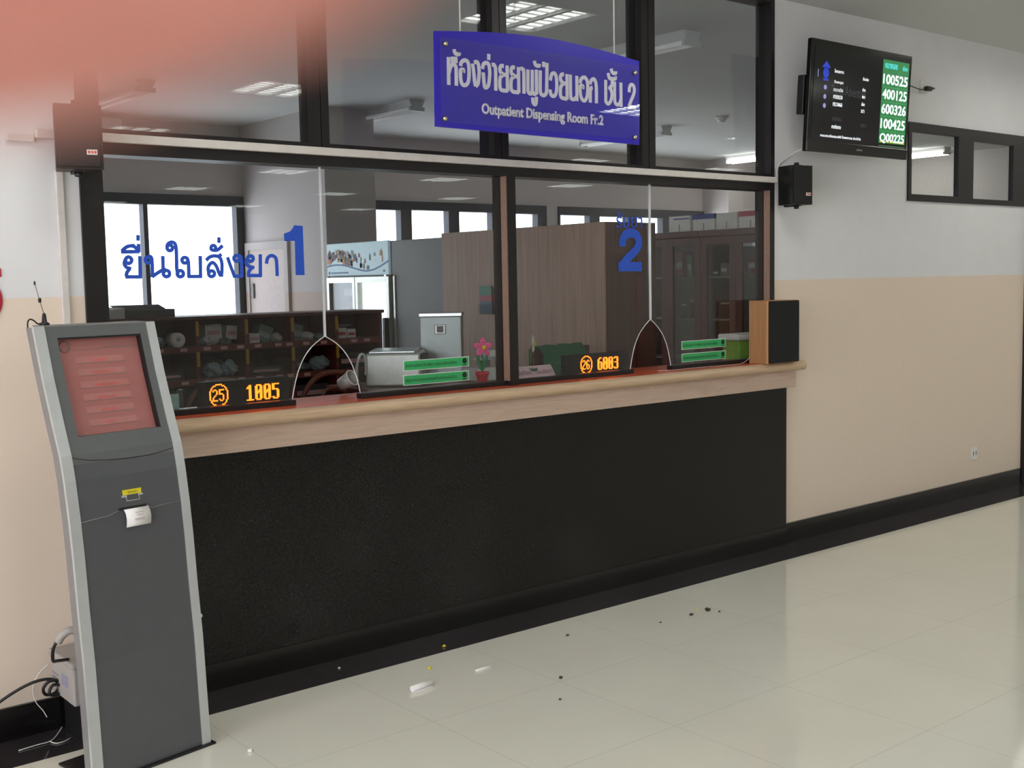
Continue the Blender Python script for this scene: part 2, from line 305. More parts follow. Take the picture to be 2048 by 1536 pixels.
panewin('window_7', (6.64, 9.1, 2.0, 2.492), [(6.675, 7.235, 2.043, 2.435), (7.425, 7.962, 2.036, 2.42), (8.16, 8.7, 2.04, 2.42)], -.012, .035, m_bronze, m_glass, 'dark framed clerestory window strip right of the screen')
panewin('window_8', (2., 5.22, .8, 2.40), [(2.08, 3.1, .86, 2.302), (3.16, 4.215, .86, 2.302), (4.257, 5.14, .86, 2.302)], YB-.03, .1, m_winframe, m_glass2, 'large bright window behind the left service bay')
panewin('window_9', (5.735, 9.118, 1.2, 2.41), [(6.0, 7.045, 1.3, 2.313), (7.186, 7.68, 1.3, 2.318), (7.825, 8.293, 1.3, 2.314), (8.45, 8.975, 1.3, 2.31)], YB-.03, .1, m_winframe, m_glass2, 'bright window behind the drinks cooler')
panewin('window_10', (9.316, 11.92, 1.2, 2.41), [(9.335, 9.812, 1.3, 2.31), (9.981, 10.466, 1.3, 2.305), (10.626, 11.103, 1.3, 2.305), (11.263, 11.78, 1.3, 2.31)], YB-.03, .1, m_winframe, m_glass2, 'bright window above the bookcases')
# panel door set in the stub wall left of the cooler
d2 = struct(MB().box(5.195, 5.22, 5.40, 5.47, 0, 1.95).box(5.195, 5.22, 6.17, 6.24, 0, 1.95).box(5.195, 5.22, 5.47, 6.17, 1.88, 1.95).build('door_2', m_wall_in), 'pale door in the stub wall beside the large window')
box('leaf', mat('pale pink door paint', (196, 176, 170), .5), d2, 5.205, 5.22, 5.47, 6.17, .01, 1.88)
box('lock_plate', m_greysteel, d2, 5.190, 5.205, 6.08, 6.13, 1.42, 1.56)
# ------------------------------------------------------------------ the service front: frames, panes
struct(MB().box(3.368, 3.418, -.012, .095, 1.065, 2.06).build('trim_2', m_bronze), 'dark upright post between the two service bays')
for i, (a, b) in enumerate(((2.378, 2.452), (3.30, 3.383), (4.245, 4.342))):
    struct(MB().box(a, (a+b)/2-.002, -.012, .095, 2.09, ZC).box((a+b)/2+.002, b, -.012, .095, 2.09, ZC).box((a+b)/2-.002, (a+b)/2+.002, 0, .09, 2.09, ZC).build('trim_%d' % (3+i), m_bronze),
           ('dark mullion above the left service bay', 'dark mullion behind the left part of the blue sign', 'dark mullion behind the right end of the blue sign')[i])
def arch_pane(x0, xm, x1, afoot, bfoot, left):
    arch = [(afoot, 1.085), (afoot+.012, 1.14), (afoot+.034, 1.205), (afoot+.064, 1.258), (afoot+.105, 1.301), (xm, 1.335)]
    archr = [(bfoot-(p[0]-afoot)*(bfoot-xm)/(xm-afoot), p[1]) for p in arch]
    if left: poly = [(x0, 1.085)] + arch + [(xm, 2.02), (x0, 2.02)]
    else: poly = [(xm, 2.02)] + archr[::-1] + [(x1, 1.085), (x1, 2.02)]
    return poly, arch, archr
for n, (x0, x1, xm, af, bf, jam) in enumerate(((1.525, 3.368, 2.4265, 2.267, 2.588, (1.445, 1.525)), (3.418, 5.26, 4.3415, 4.192, 4.492, (5.26, 5.297)))):
    f = MB().box(jam[0], jam[1], -.012, .095, 1.065, 2.06).box(x0, x1, -.012, .095, 2.018, 2.06)
    o = struct(f.build('window_%d' % (n+1), m_bronze), ('left service bay with numeral 1 on its glass', 'right service bay with numeral 2 on its glass')[n])
    pl, arch, archr = arch_pane(x0, xm, x1, af, bf, True); pr_, _, _ = arch_pane(x0, xm, x1, af, bf, False)
    part('pane', MB().prism(pl, 'y', .030, .036), m_glass, o); part('pane', MB().prism(pr_, 'y', .030, .036), m_glass, o)
    j = MB().box(xm-.0030, xm-.0008, .027, .039, 1.335, 2.02).box(xm+.0008, xm+.0030, .027, .039, 1.335, 2.02)
    part('joint_strip', j, m_chrome, o)
    for P in (arch, archr):
        part('arch_edge', MB().tube(smooth_line([(p[0], .033, p[1]) for p in P], 4), .0023, 8), m_chrome, o)
    box('lit_side_strip', m_litside, o, x1-.0045, x1, -.010, .0295, 1.087, 2.018)  # added strip: the lit side of the post put into colour
    box('sill_channel', m_black, o, x0, af+.006, .012, .056, 1.065, 1.087, bev=.002)
    box('sill_channel', m_black, o, bf-.006, x1, .012, .056, 1.065, 1.087, bev=.002)
for i, (a, b) in enumerate(((1.525, 2.378), (2.452, 3.30), (3.383, 4.245), (4.342, 5.265))):
    f = MB().box(a, b, -.012, .095, 2.09, 2.108).box(a, b, -.012, .095, ZC-.035, ZC)
    if i == 0: f.box(1.445, 1.525, -.012, .095, 2.06, ZC)
    if i == 3: f.box(5.265, 5.297, -.012, .095, 2.06, ZC)
    o = struct(f.build('window_%d' % (3+i), m_bronze), ('upper pane above the left speaker', 'upper pane left of the blue sign', 'upper pane behind the blue sign', 'upper pane right of the blue sign')[i])
    box('pane', m_glass, o, a, b, .030, .036, 2.108, ZC-.035)
struct(MB().box(1.445, 5.297, 0., .095, 2.06, 2.09).build('trim_6', m_bronze), 'dark transom bar behind the white conduit')
# ------------------------------------------------------------------ counter
cb = thing('service_counter', 'long service counter faced in black granite tiles under the glass front', 'counter', (3.4, -.02, 0))
box('granite_front', m_granite, cb, 1.40, 5.385, -.03, -.001, .105, .918)
box('skirting', m_skirt, cb, 1.40, 5.387, -.034, -.001, 0, .105)
part('wood_fascia', MB().box(1.40, 5.42, -.072, -.001, .915, 1.012, .003), m_woodfas, cb)
wt = thing('counter_worktop', 'long wooden worktop with rounded oak edge on the black counter', 'worktop', (3.4, 0, 1.012))
part('top_surface', MB().box(1.40, 5.43, -.105, -.0005, 1.014, 1.065).box(1.446, 5.294, -.0005, .27, 1.014, 1.065), m_woodtop, wt)
def bull(xa, xb, yb):  # rounded front nosing
    poly = [(yb, 1.012)] + [(-.105-.030*math.cos(t), 1.0385+.0268*math.sin(t)) for t in [(-PI/2+PI*k/10) for k in range(11)]] + [(yb, 1.0653)]
    return MB().prism(poly, 'x', xa, xb)
part('rounded_edge', bull(1.40, 5.432, -.098), m_woodedge, wt)
# ------------------------------------------------------------------ conduits and cables on the front
tag(MB().box(1.30, 5.30, -.034, -.012, 2.059, 2.090, .003).build('cable_conduit', m_conduit, loc=(3.3, -.02, 2.07)), 'long off white cable conduit running over the service windows', 'conduit')
tag(MB().box(1.21, 1.298, -.016, -.0005, 2.046, 2.07, .002).build('cable_conduit', m_conduit, loc=(1.25, -.01, 2.05)), 'short white conduit stub left of the big left speaker', 'conduit')
tag(MB().box(1.362, 1.388, -.016, -.0005, .118, 1.955, .003).build('cable_conduit', m_conduit, loc=(1.375, -.01, .12)), 'vertical white conduit on the wall below the left speaker', 'conduit')
# ------------------------------------------------------------------ hanging sign
SIGN_Y = -.32
sg = thing('hanging_sign', 'blue hanging sign with white Thai and English lettering', 'sign', (3.335, SIGN_Y, 2.16))
top = [(2.762, 2.535)] + [(2.762+1.15*t, 2.535+.040*math.sin(PI*min(1, max(0, t)))) for t in [k/16 for k in range(1, 16)]] + [(3.912, 2.535)]
part('board', MB().prism([(2.757, 2.163), (3.908, 2.158)] + top[::-1], 'y', SIGN_Y, SIGN_Y+.01), mat('royal blue board', (46, 30, 176), .35, var=.03, scale=5), sg)
part('clear_cover', MB().box(2.775, 3.90, SIGN_Y-.014, SIGN_Y-.011, 2.18, 2.512), glass('sign acrylic', (.96, .96, .98)), sg)
mb = MB()
for k, s in enumerate(SIGN): mb.ribbon([(x/1000, z/1000) for x, z in s], .0162, SIGN_Y-.002-.00004*k, SIGN_Y+.001)
part('thai_lettering', mb, mat('silver white lettering', (236, 234, 238), .5, var=.02), sg)
mb = MB(); text(mb, 'Outpatient Dispensing Room Fr.2', 2.988, SIGN_Y-.001, 2.216, fit_w=.690, fit_h=.058, bold=.034, extrude=.003)
part('english_lettering', mb, bpy.data.materials['silver white lettering'], sg)
m_brass = mat('pale brass stud', (206, 196, 160), .25, 1.)
for x, z in ((2.806, 2.489), (2.795, 2.195), (3.875, 2.479), (3.871, 2.189)):
    part('stud', MB().lathe([(.010, 0), (.010, .012), (.006, .018), (.001, .02)], (x, SIGN_Y, z), 14, Matrix.Rotation(PI/2, 4, 'X')), m_brass, sg)
for x in (2.892, 3.758): part('hanging_wire', MB().tube([(x, SIGN_Y+.005, 2.55), (x, SIGN_Y+.005, ZC)], .0035, 8), m_conduit, sg)
# ------------------------------------------------------------------ lettering on the panes
mb = MB()
for k, s in enumerate(GLASS): mb.ribbon([(x/1000, z/1000) for x, z in s], .0135, .0285-.00003*k, .0299)
tag(mb.build('vinyl_lettering', m_blue, loc=(1.9, .029, 1.58)), 'blue Thai words stuck on the left service pane', 'lettering')
tag(MB().prism([(x/1000, z/1000) for x, z in ONE[0]], 'y', .0285, .0299).build('vinyl_numeral', m_blue, loc=(2.32, .029, 1.58)), 'big blue numeral 1 on the left service pane', 'numeral')
mb = MB().ribbon([(x/1000, z/1000) for x, z in TWO[0]], .045, .0285, .0299).ribbon([(x/1000, z/1000) for x, z in TWO[1]], .046, .0280, .0299, False)
tag(mb.build('vinyl_numeral', m_blue, loc=(4.2, .029, 1.58)), 'big blue numeral 2 on the right service pane', 'numeral')
mb = MB(); text(mb, 'รับยา', 4.10, .0299, 1.797, fit_w=.185, fit_h=.078, bold=.01)
tag(mb.build('vinyl_lettering', m_blue, loc=(4.2, .029, 1.8)), 'small blue Thai word above the numeral 2', 'lettering')
m_green = mat('green sticker', (52, 168, 98), .5, var=.03)
m_ink = mat('black ink', (14, 40, 28), .6)
for x, z, body, lab in ((2.806, 1.166, 'หากท่านมีประวัติแพ้ยา กรุณาแจ้งเภสัชกร', 'upper green sticker on the left service pane'), (2.804, 1.103, 'กรุณาตรวจสอบยาของท่านก่อนกลับบ้าน', 'lower green sticker on the left service pane'),
                  (4.572, 1.165, 'หากท่านมีประวัติแพ้ยา กรุณาแจ้งเภสัชกร', 'upper green sticker on the right service pane'), (4.572, 1.099, 'กรุณาตรวจสอบยาของท่านก่อนกลับบ้าน', 'lower green sticker on the right service pane')):
    s = thing('notice_sticker', lab, 'sticker', (x+.177, .029, z), 0, None)
    box('border', m_paper, s, x, x+.355, .0288, .0298, z, z+.045)
    box('green_strip', m_green, s, x+.003, x+.352, .0282, .0288, z+.0025, z+.0425)
    mb = MB(); text(mb, body, x+.012, .0281, z+.010, fit_w=.275, fit_h=.022, extrude=.0004); part('printed_text', mb, m_ink, s)
    mb = MB().lathe([(.013, 0), (.013, .0006)], (x+.33, .0282, z+.026), 16, Matrix.Rotation(PI/2, 4, 'X')); mb.box(x+.318, x+.342, .0276, .0282, z+.005, z+.009)
    part('emblem', mb, m_ink, s)
# ------------------------------------------------------------------ LED number displays
FONT = {'0': ['.####.', '##..##', '##..##', '##..##', '##.###', '######', '###.##', '##..##', '##..##', '##..##', '##..##', '.####.'],
        '1': ['..##..', '.###..', '####..', '..##..', '..##..', '..##..', '..##..', '..##..', '..##..', '..##..', '..##..', '######'],
        '5': ['######', '##....', '##....', '##....', '#####.', '....##', '....##', '....##', '....##', '....##', '##..##', '.####.'],
        '6': ['..###.', '.##...', '##....', '##....', '#####.', '##..##', '##..##', '##..##', '##..##', '##..##', '##..##', '.####.'],
        '3': ['.####.', '##..##', '....##', '....##', '....##', '.####.', '....##', '....##', '....##', '....##', '##..##', '.####.'],
        's2': ['.##.', '#..#', '...#', '...#', '..#.', '.#..', '#...', '#...', '####'], 's5': ['####', '#...', '#...', '###.', '...#', '...#', '...#', '#..#', '.##.'], 's6': ['.##.', '#..#', '#...', '#...', '###.', '#..#', '#..#', '#..#', '.##.']}
m_led = mat('amber led dots', (255, 110, 20), .4, emit=2.8, ecol=(255, 118, 22)); m_ledred = mat('red led dots', (255, 60, 20), .4, emit=1.8, ecol=(255, 70, 14))
m_ledbox = mat('dark plum display casing', (13, 6, 13), .5, spec=.15)
def led(x0, x1, zb, xc, num, xd, small, lab):
    t = thing('led_number_display', lab, 'display', ((x0+x1)/2, .10, 1.065))
    part('casing', MB().box(x0, x1, .085, .125, 1.066, zb, .004), m_ledbox, t)
    P = .0052
    ring = MB(); dig = MB(); sm = MB()
    def dot(m, cx, cz): m.box(cx-P*.47, cx+P*.47, .0815, .0849, cz-P*.47, cz+P*.47)
    n = 44; seen = set()
    for k in range(n):
        a = 2*PI*k/n; c = (round(7.4*math.cos(a)), round(8.2*math.sin(a)))
        if c not in seen: seen.add(c); dot(ring, xc+c[0]*P, 1.123+c[1]*P)
    for q, ch in enumerate(small):
        for r, row in enumerate(FONT['s'+ch]):
            for k, v in enumerate(row):
                if v == '#': dot(sm, xc+(k-4.6+q*5.2)*P, 1.123+(4-r)*P)
    for q, ch in enumerate(num):
        for r, row in enumerate(FONT[ch]):
            for k, v in enumerate(row):
                if v == '#': dot(dig, xd+(q*7.2+k)*P, 1.094+(11-r)*P)
    part('ring_of_lights', ring, m_led, t); part('bay_number', sm, m_led, t); part('queue_number', dig, m_led, t)
led(1.90, 2.285, 1.178, 1.975, '1005', 2.095, '25', 'left LED display showing 25 and 1005')
led(3.80, 4.235, 1.176, 3.935, '6003', 4.015, '26', 'right LED display showing 26 and 6003')
# ------------------------------------------------------------------ wall speakers, counter speaker
def wall_speaker(loc, rz, lab, s=1.):
    t = thing('wall_speaker', lab, 'speaker', loc, rz, 'black wall speakers either side of the service windows')
    poly = [(-.082, .0), (.082, .0), (.070, .13), (-.070, .13)]
    part('cabinet', MB().prism([(x*s, y*s) for x, y in poly], 'z', 0, .232*s), m_black, t, True)
    part('grille', MB().box(-.074*s, .074*s, -.006, .001, .008*s, .224*s, .004), mat('black speaker mesh '+str(len(MATS)), (13, 12, 13), .75, var=.5, scale=300), t, True)
    br = MB().box(-.017, .017, .03*s, .05*s+.02, .232*s, .238*s).box(-.017, .017, .03*s, .05*s+.02, -.006, 0).box(-.017, .017, .131*s, .137*s, -.006, .238*s).box(-.017, .017, .05*s, .137*s, .236*s, .240*s).box(-.017, .017, .05*s, .137*s, -.008, -.004)
    part('bracket', br, m_black, t, True)
    for z, q in ((.238*s, 1), (-.008, -1)): part('clamp_knob', MB().lathe([(.014, 0), (.014, .012), (.010, .014)], (0, .05*s, z), 12, None if q > 0 else Matrix.Rotation(PI, 4, 'X')), m_black, t, True)
    b = part('badge', MB().box(.024*s, .060*s, -.009, -.006, .052*s, .070*s), m_white, t, True)
    part('red_mark', MB().box(.027*s, .036*s, -.0102, -.009, .056*s, .066*s).box(.039*s, .046*s, -.0102, -.009, .056*s, .066*s).box(.049*s, .057*s, -.0102, -.009, .056*s, .066*s), mat('red print '+str(len(MATS)), (190, 70, 70), .5), b, True)
    return t
wall_speaker((1.388, -.185, 1.945), math.radians(-12), 'larger looking black wall speaker on the left beside the window frame', .92)
wall_speaker((5.365, -.15, 1.935), math.radians(-8), 'black wall speaker on the right below the television', .92)
cs = thing('counter_speaker', 'wooden sided loudspeaker with black grille on the counter end', 'speaker', (5.20, -.085, 1.0655), math.radians(0))
part('cabinet', MB().box(-.13, .13, -.05, .07, 0, .345, .003), wood('oak veneer', (168, 122, 80), (148, 104, 68), .45, (14, 14, .8)), cs, True)
part('front_baffle', MB().box(-.13, .13, -.060, -.05, 0, .345, .002), wood('light oak edge', (196, 144, 84), (180, 128, 74), .45, (14, 14, .8)), cs, True)
part('grille', MB().box(-.128, .130, -.075, -.060, .003, .343, .006), mat('black grille cloth', (14, 14, 17), .9, var=.3, scale=200), cs, True)
tag(MB().tube(smooth_line([(5.10, .0, 1.15), (5.07, -.02, 1.10), (4.98, -.035, 1.071), (4.85, -.03, 1.069), (4.70, -.02, 1.069), (4.55, -.025, 1.0695), (4.43, -.03, 1.0695), (4.36, 0., 1.069)], 6), .0014, 6).build('speaker_cable', m_conduit, loc=(4.8, 0, 1.066)), 'thin pale cable trailing along the counter from the wooden speaker', 'cable')
# ------------------------------------------------------------------ television
tv = thing('television', 'wall mounted television showing green queue numbers', 'television', (5.797, -.215, 2.217), 0, None, (math.radians(3.5), 0, math.radians(0)))
part('casing', MB().box(-.485, .485, 0, .032, 0, .600, .006), m_blackgloss, tv, True)
part('rear_housing', MB().box(-.36, .36, .032, .09, .08, .50, .01), m_black, tv, True)
sc = part('screen', MB().box(-.458, .462, -.002, .0005, .075, .565), mat('dark lcd panel', (12, 12, 16), .12, var=.1, emit=.012, ecol=(70, 70, 90)), tv, True)
part('lower_trim', MB().box(-.485, .485, -.004, 0, 0, .06, .002), mat('smoked bezel strip', (20, 14, 14), .15), tv, True)
m_tvw = mat('lit white screen text', (230, 235, 240), .4, emit=.75); m_tvdim = mat('dim grey screen text', (70, 72, 78), .4, emit=.10)
m_tvg = mat('lit green screen panel', (38, 140, 74), .4, emit=.30, ecol=(34, 140, 74), var=.0); m_tvc = mat('lit cyan screen text', (90, 220, 220), .4, emit=.6); m_tvline = mat('lit pale green screen line', (110, 180, 120), .4, emit=.3)
m_tvb = mat('lit blue screen icon', (40, 60, 190), .4, emit=.35, ecol=(40, 70, 210)); m_tvy = mat('lit yellow screen text', (200, 200, 40), .4, emit=.5)
part('queue_panel', MB().box(.185, .452, -.0032, -.002, .085, .555), m_tvg, sc, True)
mb = MB(); mw = MB()
for k, n in enumerate(('100525', '400125', '600326', '100425', 'Q00225')):
    z = .417-k*.0835; text(mw, n, .192, -.0034, z, fit_w=.252, fit_h=.058, bold=.025)
    mb.box(.185, .452, -.0038, -.0032, z-.016, z-.0135)
mb.box(.345, .3475, -.0038, -.0032, .085, .50)
part('queue_numbers', mw, m_tvw, sc, True); part('grid_lines', mb, m_tvline, sc, True)
for x, b_, w_ in ((.205, 'หมายเลข', .125), (.385, 'ช่อง', .05)):
    mb = MB(); text(mb, b_, x, -.0034, .507, fit_w=w_, fit_h=.029, bold=.02); part('panel_heading', mb, m_tvc, sc, True)
mb = MB()
for k in range(10): mb.box(.195+k*.026, .211+k*.026, -.0038, -.0032, .088, .096)
part('ticker_text', mb, m_tvy, sc, True)
def screen_words(nm, body, x, z, w_, h, m, y=-.0022):
    q = MB(); text(q, body, x, y, z, fit_w=w_, fit_h=h); part(nm, q, m, sc, True)
for z, t1, t2, dim in ((.435, 'โครงการ', 'ชื่อเดิม', 0), (.375, 'วันหยุด', 'ตึก', 0), (.336, 'ตรวจวัด', 'พิเศษ', 0), (.296, 'การตรวจ', 'เลือด', 0), (.256, 'ตรวจผล', 'ยา', 0), (.176, 'ภาพรวมผล', 'รายงาน', 1), (.135, 'การติดตาม', '', 0)):
    q = m_tvdim if dim else m_tvw
    screen_words('menu_text', t1, -.275, z, .085, .020, q)
    if t2: screen_words('menu_text', t2, -.005, z-.018, .03 if len(t2) < 6 else .055, .019, q)
screen_words('menu_text', 'งานเวชระเบียนและสถิติ โรงพยาบาล ประจำวัน', -.375, .085, .38, .016, m_tvw)
screen_words('ghost_text', 'Travel Adventure', -.30, .318, .33, .052, m_tvdim, -.0021)
mb = MB().lathe([(.026, 0), (.026, .001)], (-.352, -.002, .425), 18, Matrix.Rotation(PI/2, 4, 'X')).prism([(-.392, .455), (-.352, .490), (-.312, .455)], 'y', -.003, -.002).box(-.375, -.329, -.003, -.002, .385, .398).box(-.372, -.332, -.003, -.002, .44, .452)
part('blue_icon', mb, m_tvb, sc, True)
m_tvv = mat('lit pale violet icon', (150, 150, 210), .4, emit=.35)
for z in (.350, .300, .252): part('menu_icon', MB().lathe([(.013, 0), (.013, .001)], (-.352, -.002, z), 12, Matrix.Rotation(PI/2, 4, 'X')), m_tvv, sc, True)
part('menu_icon', MB().box(-.425, -.42, -.003, -.002, .40, .44), m_tvv, sc, True)
part('maker_badge', MB().box(-.03, .025, -.0048, -.004, .026, .035), mat('silver print', (120, 116, 110), .4), tv, True)
part('wall_mount', MB().box(-.30, .30, .09, .178, .24, .30).box(-.30, -.26, .09, .165, .1, .46).box(.26, .30, .09, .165, .1, .46).box(-.478, -.43, .045, .09, .20, .41, .005), m_black, tv, True)
tag(MB().tube(smooth_line([(5.535, -.06, 2.27), (5.47, -.02, 2.235), (5.40, -.012, 2.20), (5.345, -.012, 2.17), (5.315, -.014, 2.13), (5.312, -.016, 2.09)], 6), .003, 6).build('audio_wire', m_white, loc=(5.4, -.01, 2.1)), 'thin white wire from the television down to the right speaker', 'cable')
pg = thing('power_plug', 'black cable and plug sticking out of the wall right of the television', 'plug', (6.80, 0, 2.69))
part('cable', MB().tube(smooth_line([(6.25, -.12, 2.70), (6.45, -.09, 2.70), (6.60, -.07, 2.69), (6.72, -.05, 2.69), (6.79, -.035, 2.706)], 5), .0035, 8), m_rubber, pg)
part('plug_body', MB().box(6.785, 6.845, -.05, -.02, 2.692, 2.720, .006).tube([(6.84, -.035, 2.706), (6.885, -.035, 2.714)], .006, 8), m_rubber, pg)
part('socket', MB().box(6.775, 6.83, -.012, -.0005, 2.68, 2.76, .004), m_white, pg)
ol = thing('wall_outlet', 'white double socket low on the beige wall', 'outlet', (7.51, 0, .25))
part('plate', MB().box(7.475, 7.545, -.008, -.0003, .25, .335, .003), m_white, ol)
for dx in (-.019, .019):
    part('socket_slot', MB().box(7.51+dx-.004, 7.51+dx+.004, -.0085, -.007, .28, .31), mat('dark slot', (70, 70, 70), .6), ol)
# red sign fragment at the left edge
rs = thing('wall_notice', 'red notice on the wall at the far left edge of the view', 'notice', (1.12, 0, 1.44))
m_red = mat('crimson notice', (168, 28, 52), .5)
part('red_disc', MB().lathe([(.085, 0), (.085, .004)], (1.083, -.0005, 1.515), 40, Matrix.Rotation(PI/2, 4, 'X')), m_red, rs)
part('red_bar', MB().box(.95, 1.168, -.004, -.0005, 1.592, 1.620), m_red, rs)
# ------------------------------------------------------------------ ticket kiosk
KZ = [0, .38, .55, .72, .79, .83, .95, 1.03, 1.12, 1.27, 1.43]; KB = [0, .02, .037, .05, .058, .062, .08, .097, .13, .18, .225]
def kb(z):
    for a in range(len(KZ)-1):
        if z <= KZ[a+1]: return KB[a]+(KB[a+1]-KB[a])*(z-KZ[a])/(KZ[a+1]-KZ[a])
    return KB[-1]
KP = [(p.y, p.x) for p in smooth_line([(z, b, 0) for z, b in zip(KZ, KB)], 3)]      # (z? kept as b,z)
KP = [(b, z) for b, z in KP]
m_silver = mat('silver painted edge strip', (196, 198, 200), .3, .45, var=.02)
m_kside = mat('grey kiosk side', (132, 130, 130), .45, .2); m_kgrey = mat('slate grey kiosk panel', (96, 98, 99), .32, .15, var=.02, scale=20)
m_kgrey2 = mat('darker slate grey kiosk panel', (88, 90, 93), .24, .25, var=.02, scale=20)
kc = thing('ticket_kiosk', 'tall slate grey queue ticket kiosk with silver edges and red screen', 'kiosk', (1.403, -.548, 0), math.radians(10))
def shell(x0, x1, d0, d1, z0, z1, bev=0):
    """a band of the curved front: from x0 to x1, d0 behind the curve to d1 behind it"""
    zs = [z0]+[z for b, z in KP if z0 < z < z1]+[z1]
    poly = [(kb(z)+d0, z) for z in zs]+[(kb(z)+d1, z) for z in zs[::-1]]
    return MB().prism(poly, 'x', x0, x1)
for x0, x1, nm in ((-.215, -.179, 'left'), (.183, .215, 'right')):
    st = part('edge_strip', shell(x0, x1, 0, .012, .004, 1.432), m_silver, kc, True, 'silver edge strip')
    xs = (x0+.001, x0+.030) if nm == 'left' else (x1-.030, x1-.001)
    part('side_panel', shell(xs[0], xs[1], .012, .050, .004, 1.428), m_kside, kc, True)
b = shell(-.180, .184, .004, .045, 1.0, 1.083); 
for band in ((-.180, .184, 1.393, 1.432), (-.180, -.141, 1.083, 1.393), (.156, .184, 1.083, 1.393)):
    t = shell(band[0], band[1], .004, .045, band[2], band[3]); tmp = bmesh.new(); me_ = bpy.data.meshes.new('t'); t.bm.to_mesh(me_); t.bm.free(); tmp.from_mesh(me_); bpy.data.meshes.remove(me_); b.add(tmp)
bez = part('screen_bezel', b, m_kgrey, kc, True)
part('lower_panel', shell(-.180, .184, .004, .045, .004, 1.0), m_kgrey2, kc, True)
part('panel_seam', MB().tube([(x, kb(1.0+z)+.0042, 1.0+z) for x, z in ((-.178, .022), (-.12, .008), (-.05, .001), (.02, -.002), (.09, -.001), (.14, .004), (.182, .012))], .0013, 6), m_black, kc, True)
m_kscr = mat('salmon red touch screen', (150, 94, 90), .3, emit=.05, ecol=(190, 112, 104), var=.06, scale=9)
zs = [1.083, 1.15, 1.23, 1.31, 1.393]
scr = part('touch_screen', shell(-.141, .156, .027, .031, 1.083, 1.393), m_kscr, kc, True)
m_kbtn = mat('pink screen button', (160, 104, 100), .3, emit=.06, ecol=(200, 122, 114)); m_kred = mat('red screen words', (196, 70, 66), .3, emit=.12, ecol=(205, 60, 60)); m_kdk = mat('grey screen print', (120, 96, 92), .3, emit=.05)
part('recess_shade', shell(.1505, .1559, .006, .0265, 1.083, 1.3929), m_black, kc, True); part('recess_shade', shell(-.1408, .1505, .006, .0265, 1.3865, 1.3929), m_black, kc, True)  # black strips paint the recess's shade along its top and right
mb = MB(); mk = MB()
def kq(m, x0, x1, z0, z1, d):
    v = [m.bm.verts.new(p) for p in ((x0, kb(z0)+d, z0), (x1, kb(z0)+d, z0), (x1, kb(z1)+d, z1), (x0, kb(z1)+d, z1))]; m.face(v)
for k in range(6):
    z = 1.308-k*.0398
    kq(mb, -.082, .088, z, z+.020, .0265); kq(mk, -.080, .090, z-.0022, z, .0263)
    t = text_bm(('โอพีดี', 'ตรวจโรคทั่วไป', 'ทันตกรรม คลินิก', 'ห้องยา นอก', 'ชำระเงิน', 'อื่นๆ')[k], fit_w=(.05, .07, .08, .06, .055, .035)[k], fit_h=.012, extrude=0)
    a = math.atan((kb(z+.02)-kb(z))/.02)
    mt = MB(); mt.add(t, Matrix.Translation((-.03, kb(z+.003)+.0258, z+.003)) @ Matrix.Rotation(-a, 4, 'X')); part('button_words', mt, m_kred, scr, True)
kq(mk, .02, .148, 1.352, 1.356, .0263); kq(mk, -.11, .02, 1.349, 1.3505, .0263)
a = math.atan(.045/.15)
mk.tube([(-.112+.016*math.cos(2*PI*k/16), kb(1.362+.016*math.sin(2*PI*k/16))+.0265, 1.362+.016*math.sin(2*PI*k/16)) for k in range(16)], .003, 6, closed=True)
part('screen_buttons', mb, m_kbtn, scr, True); part('screen_print', mk, m_kdk, scr, True)
part('raised_ledge', MB().tube([(x, kb(z)+.003, z) for x, z in ((-.178, .822), (-.08, .829), (-.05, .838), (.06, .838), (.075, .829), (.1, .833), (.182, .835))], .0013, 6), m_kside, kc, True)
part('ticket_slot', MB().box(-.046, .052, kb(.842)-.003, kb(.842)+.004, .838, .846, .001), m_black, kc, True)
part('yellow_label', MB().box(-.025, .041, kb(.89)+.0015, kb(.89)+.005, .8835, .900), mat('yellow label', (226, 206, 40), .5), kc, True)
mb = MB(); text(mb, 'รับบัตรคิว', -.008, kb(.89)+.0014, .888, fit_w=.034, fit_h=.008, extrude=.0003); part('label_words', mb, m_ink, kc, True)
part('ticket_icon', MB().box(-.030, -.012, kb(.875)+.003, kb(.875)+.006, .877, .8825).box(.030, .046, kb(.875)+.003, kb(.875)+.006, .877, .8825).tube([(-.015, kb(.865)+.004, .880), (-.013, kb(.865)+.004, .864), (.034, kb(.865)+.004, .864), (.030, kb(.865)+.004, .880)], .0012, 6), m_silver, kc, True)
part('back_case', shell(-.160, .165, .046, .11, .02, 1.40), m_kside, kc, True)
part('top_cap', MB().box(-.180, .184, .228, .30, 1.428, 1.434, .002), m_kside, kc, True)
part('base_plate', MB().box(-.20, .228, -.012, .25, 0, .008, .002), m_black, kc, True)
part('lock', MB().lathe([(.007, 0), (.007, .016), (.004, .018)], (.213, .045, .435), 12, Matrix.Rotation(PI/2, 4, 'Y')), m_chrome, kc, True)
def kw(x, y, z): return tuple(MATS[kc.name] @ Vector((x, y, z)))
pt = MB(); W0, W1 = -.032, .056
prof = [(kb(.842)+.002, .842), (kb(.84)-.006, .838), (kb(.83)-.013, .828), (kb(.81)-.016, .810), (kb(.79)-.012, .790), (kb(.785)-.009, .783)]
A = [[pt.bm.verts.new(kw(x, y, z)) for (y, z) in prof] for x in (W0, W1)]
for i in range(len(prof)-1): pt.face([A[0][i], A[1][i], A[1][i+1], A[0][i+1]], True)
loc = kw(.012, kb(.8)-.015, .785)
tk = pt.build('queue_ticket', m_paper, loc=loc); tag(tk, 'white paper queue ticket hanging out of the kiosk slot', 'ticket')
sm = tk.modifiers.new('thickness', 'SOLIDIFY'); sm.thickness = .0006
mb = MB()
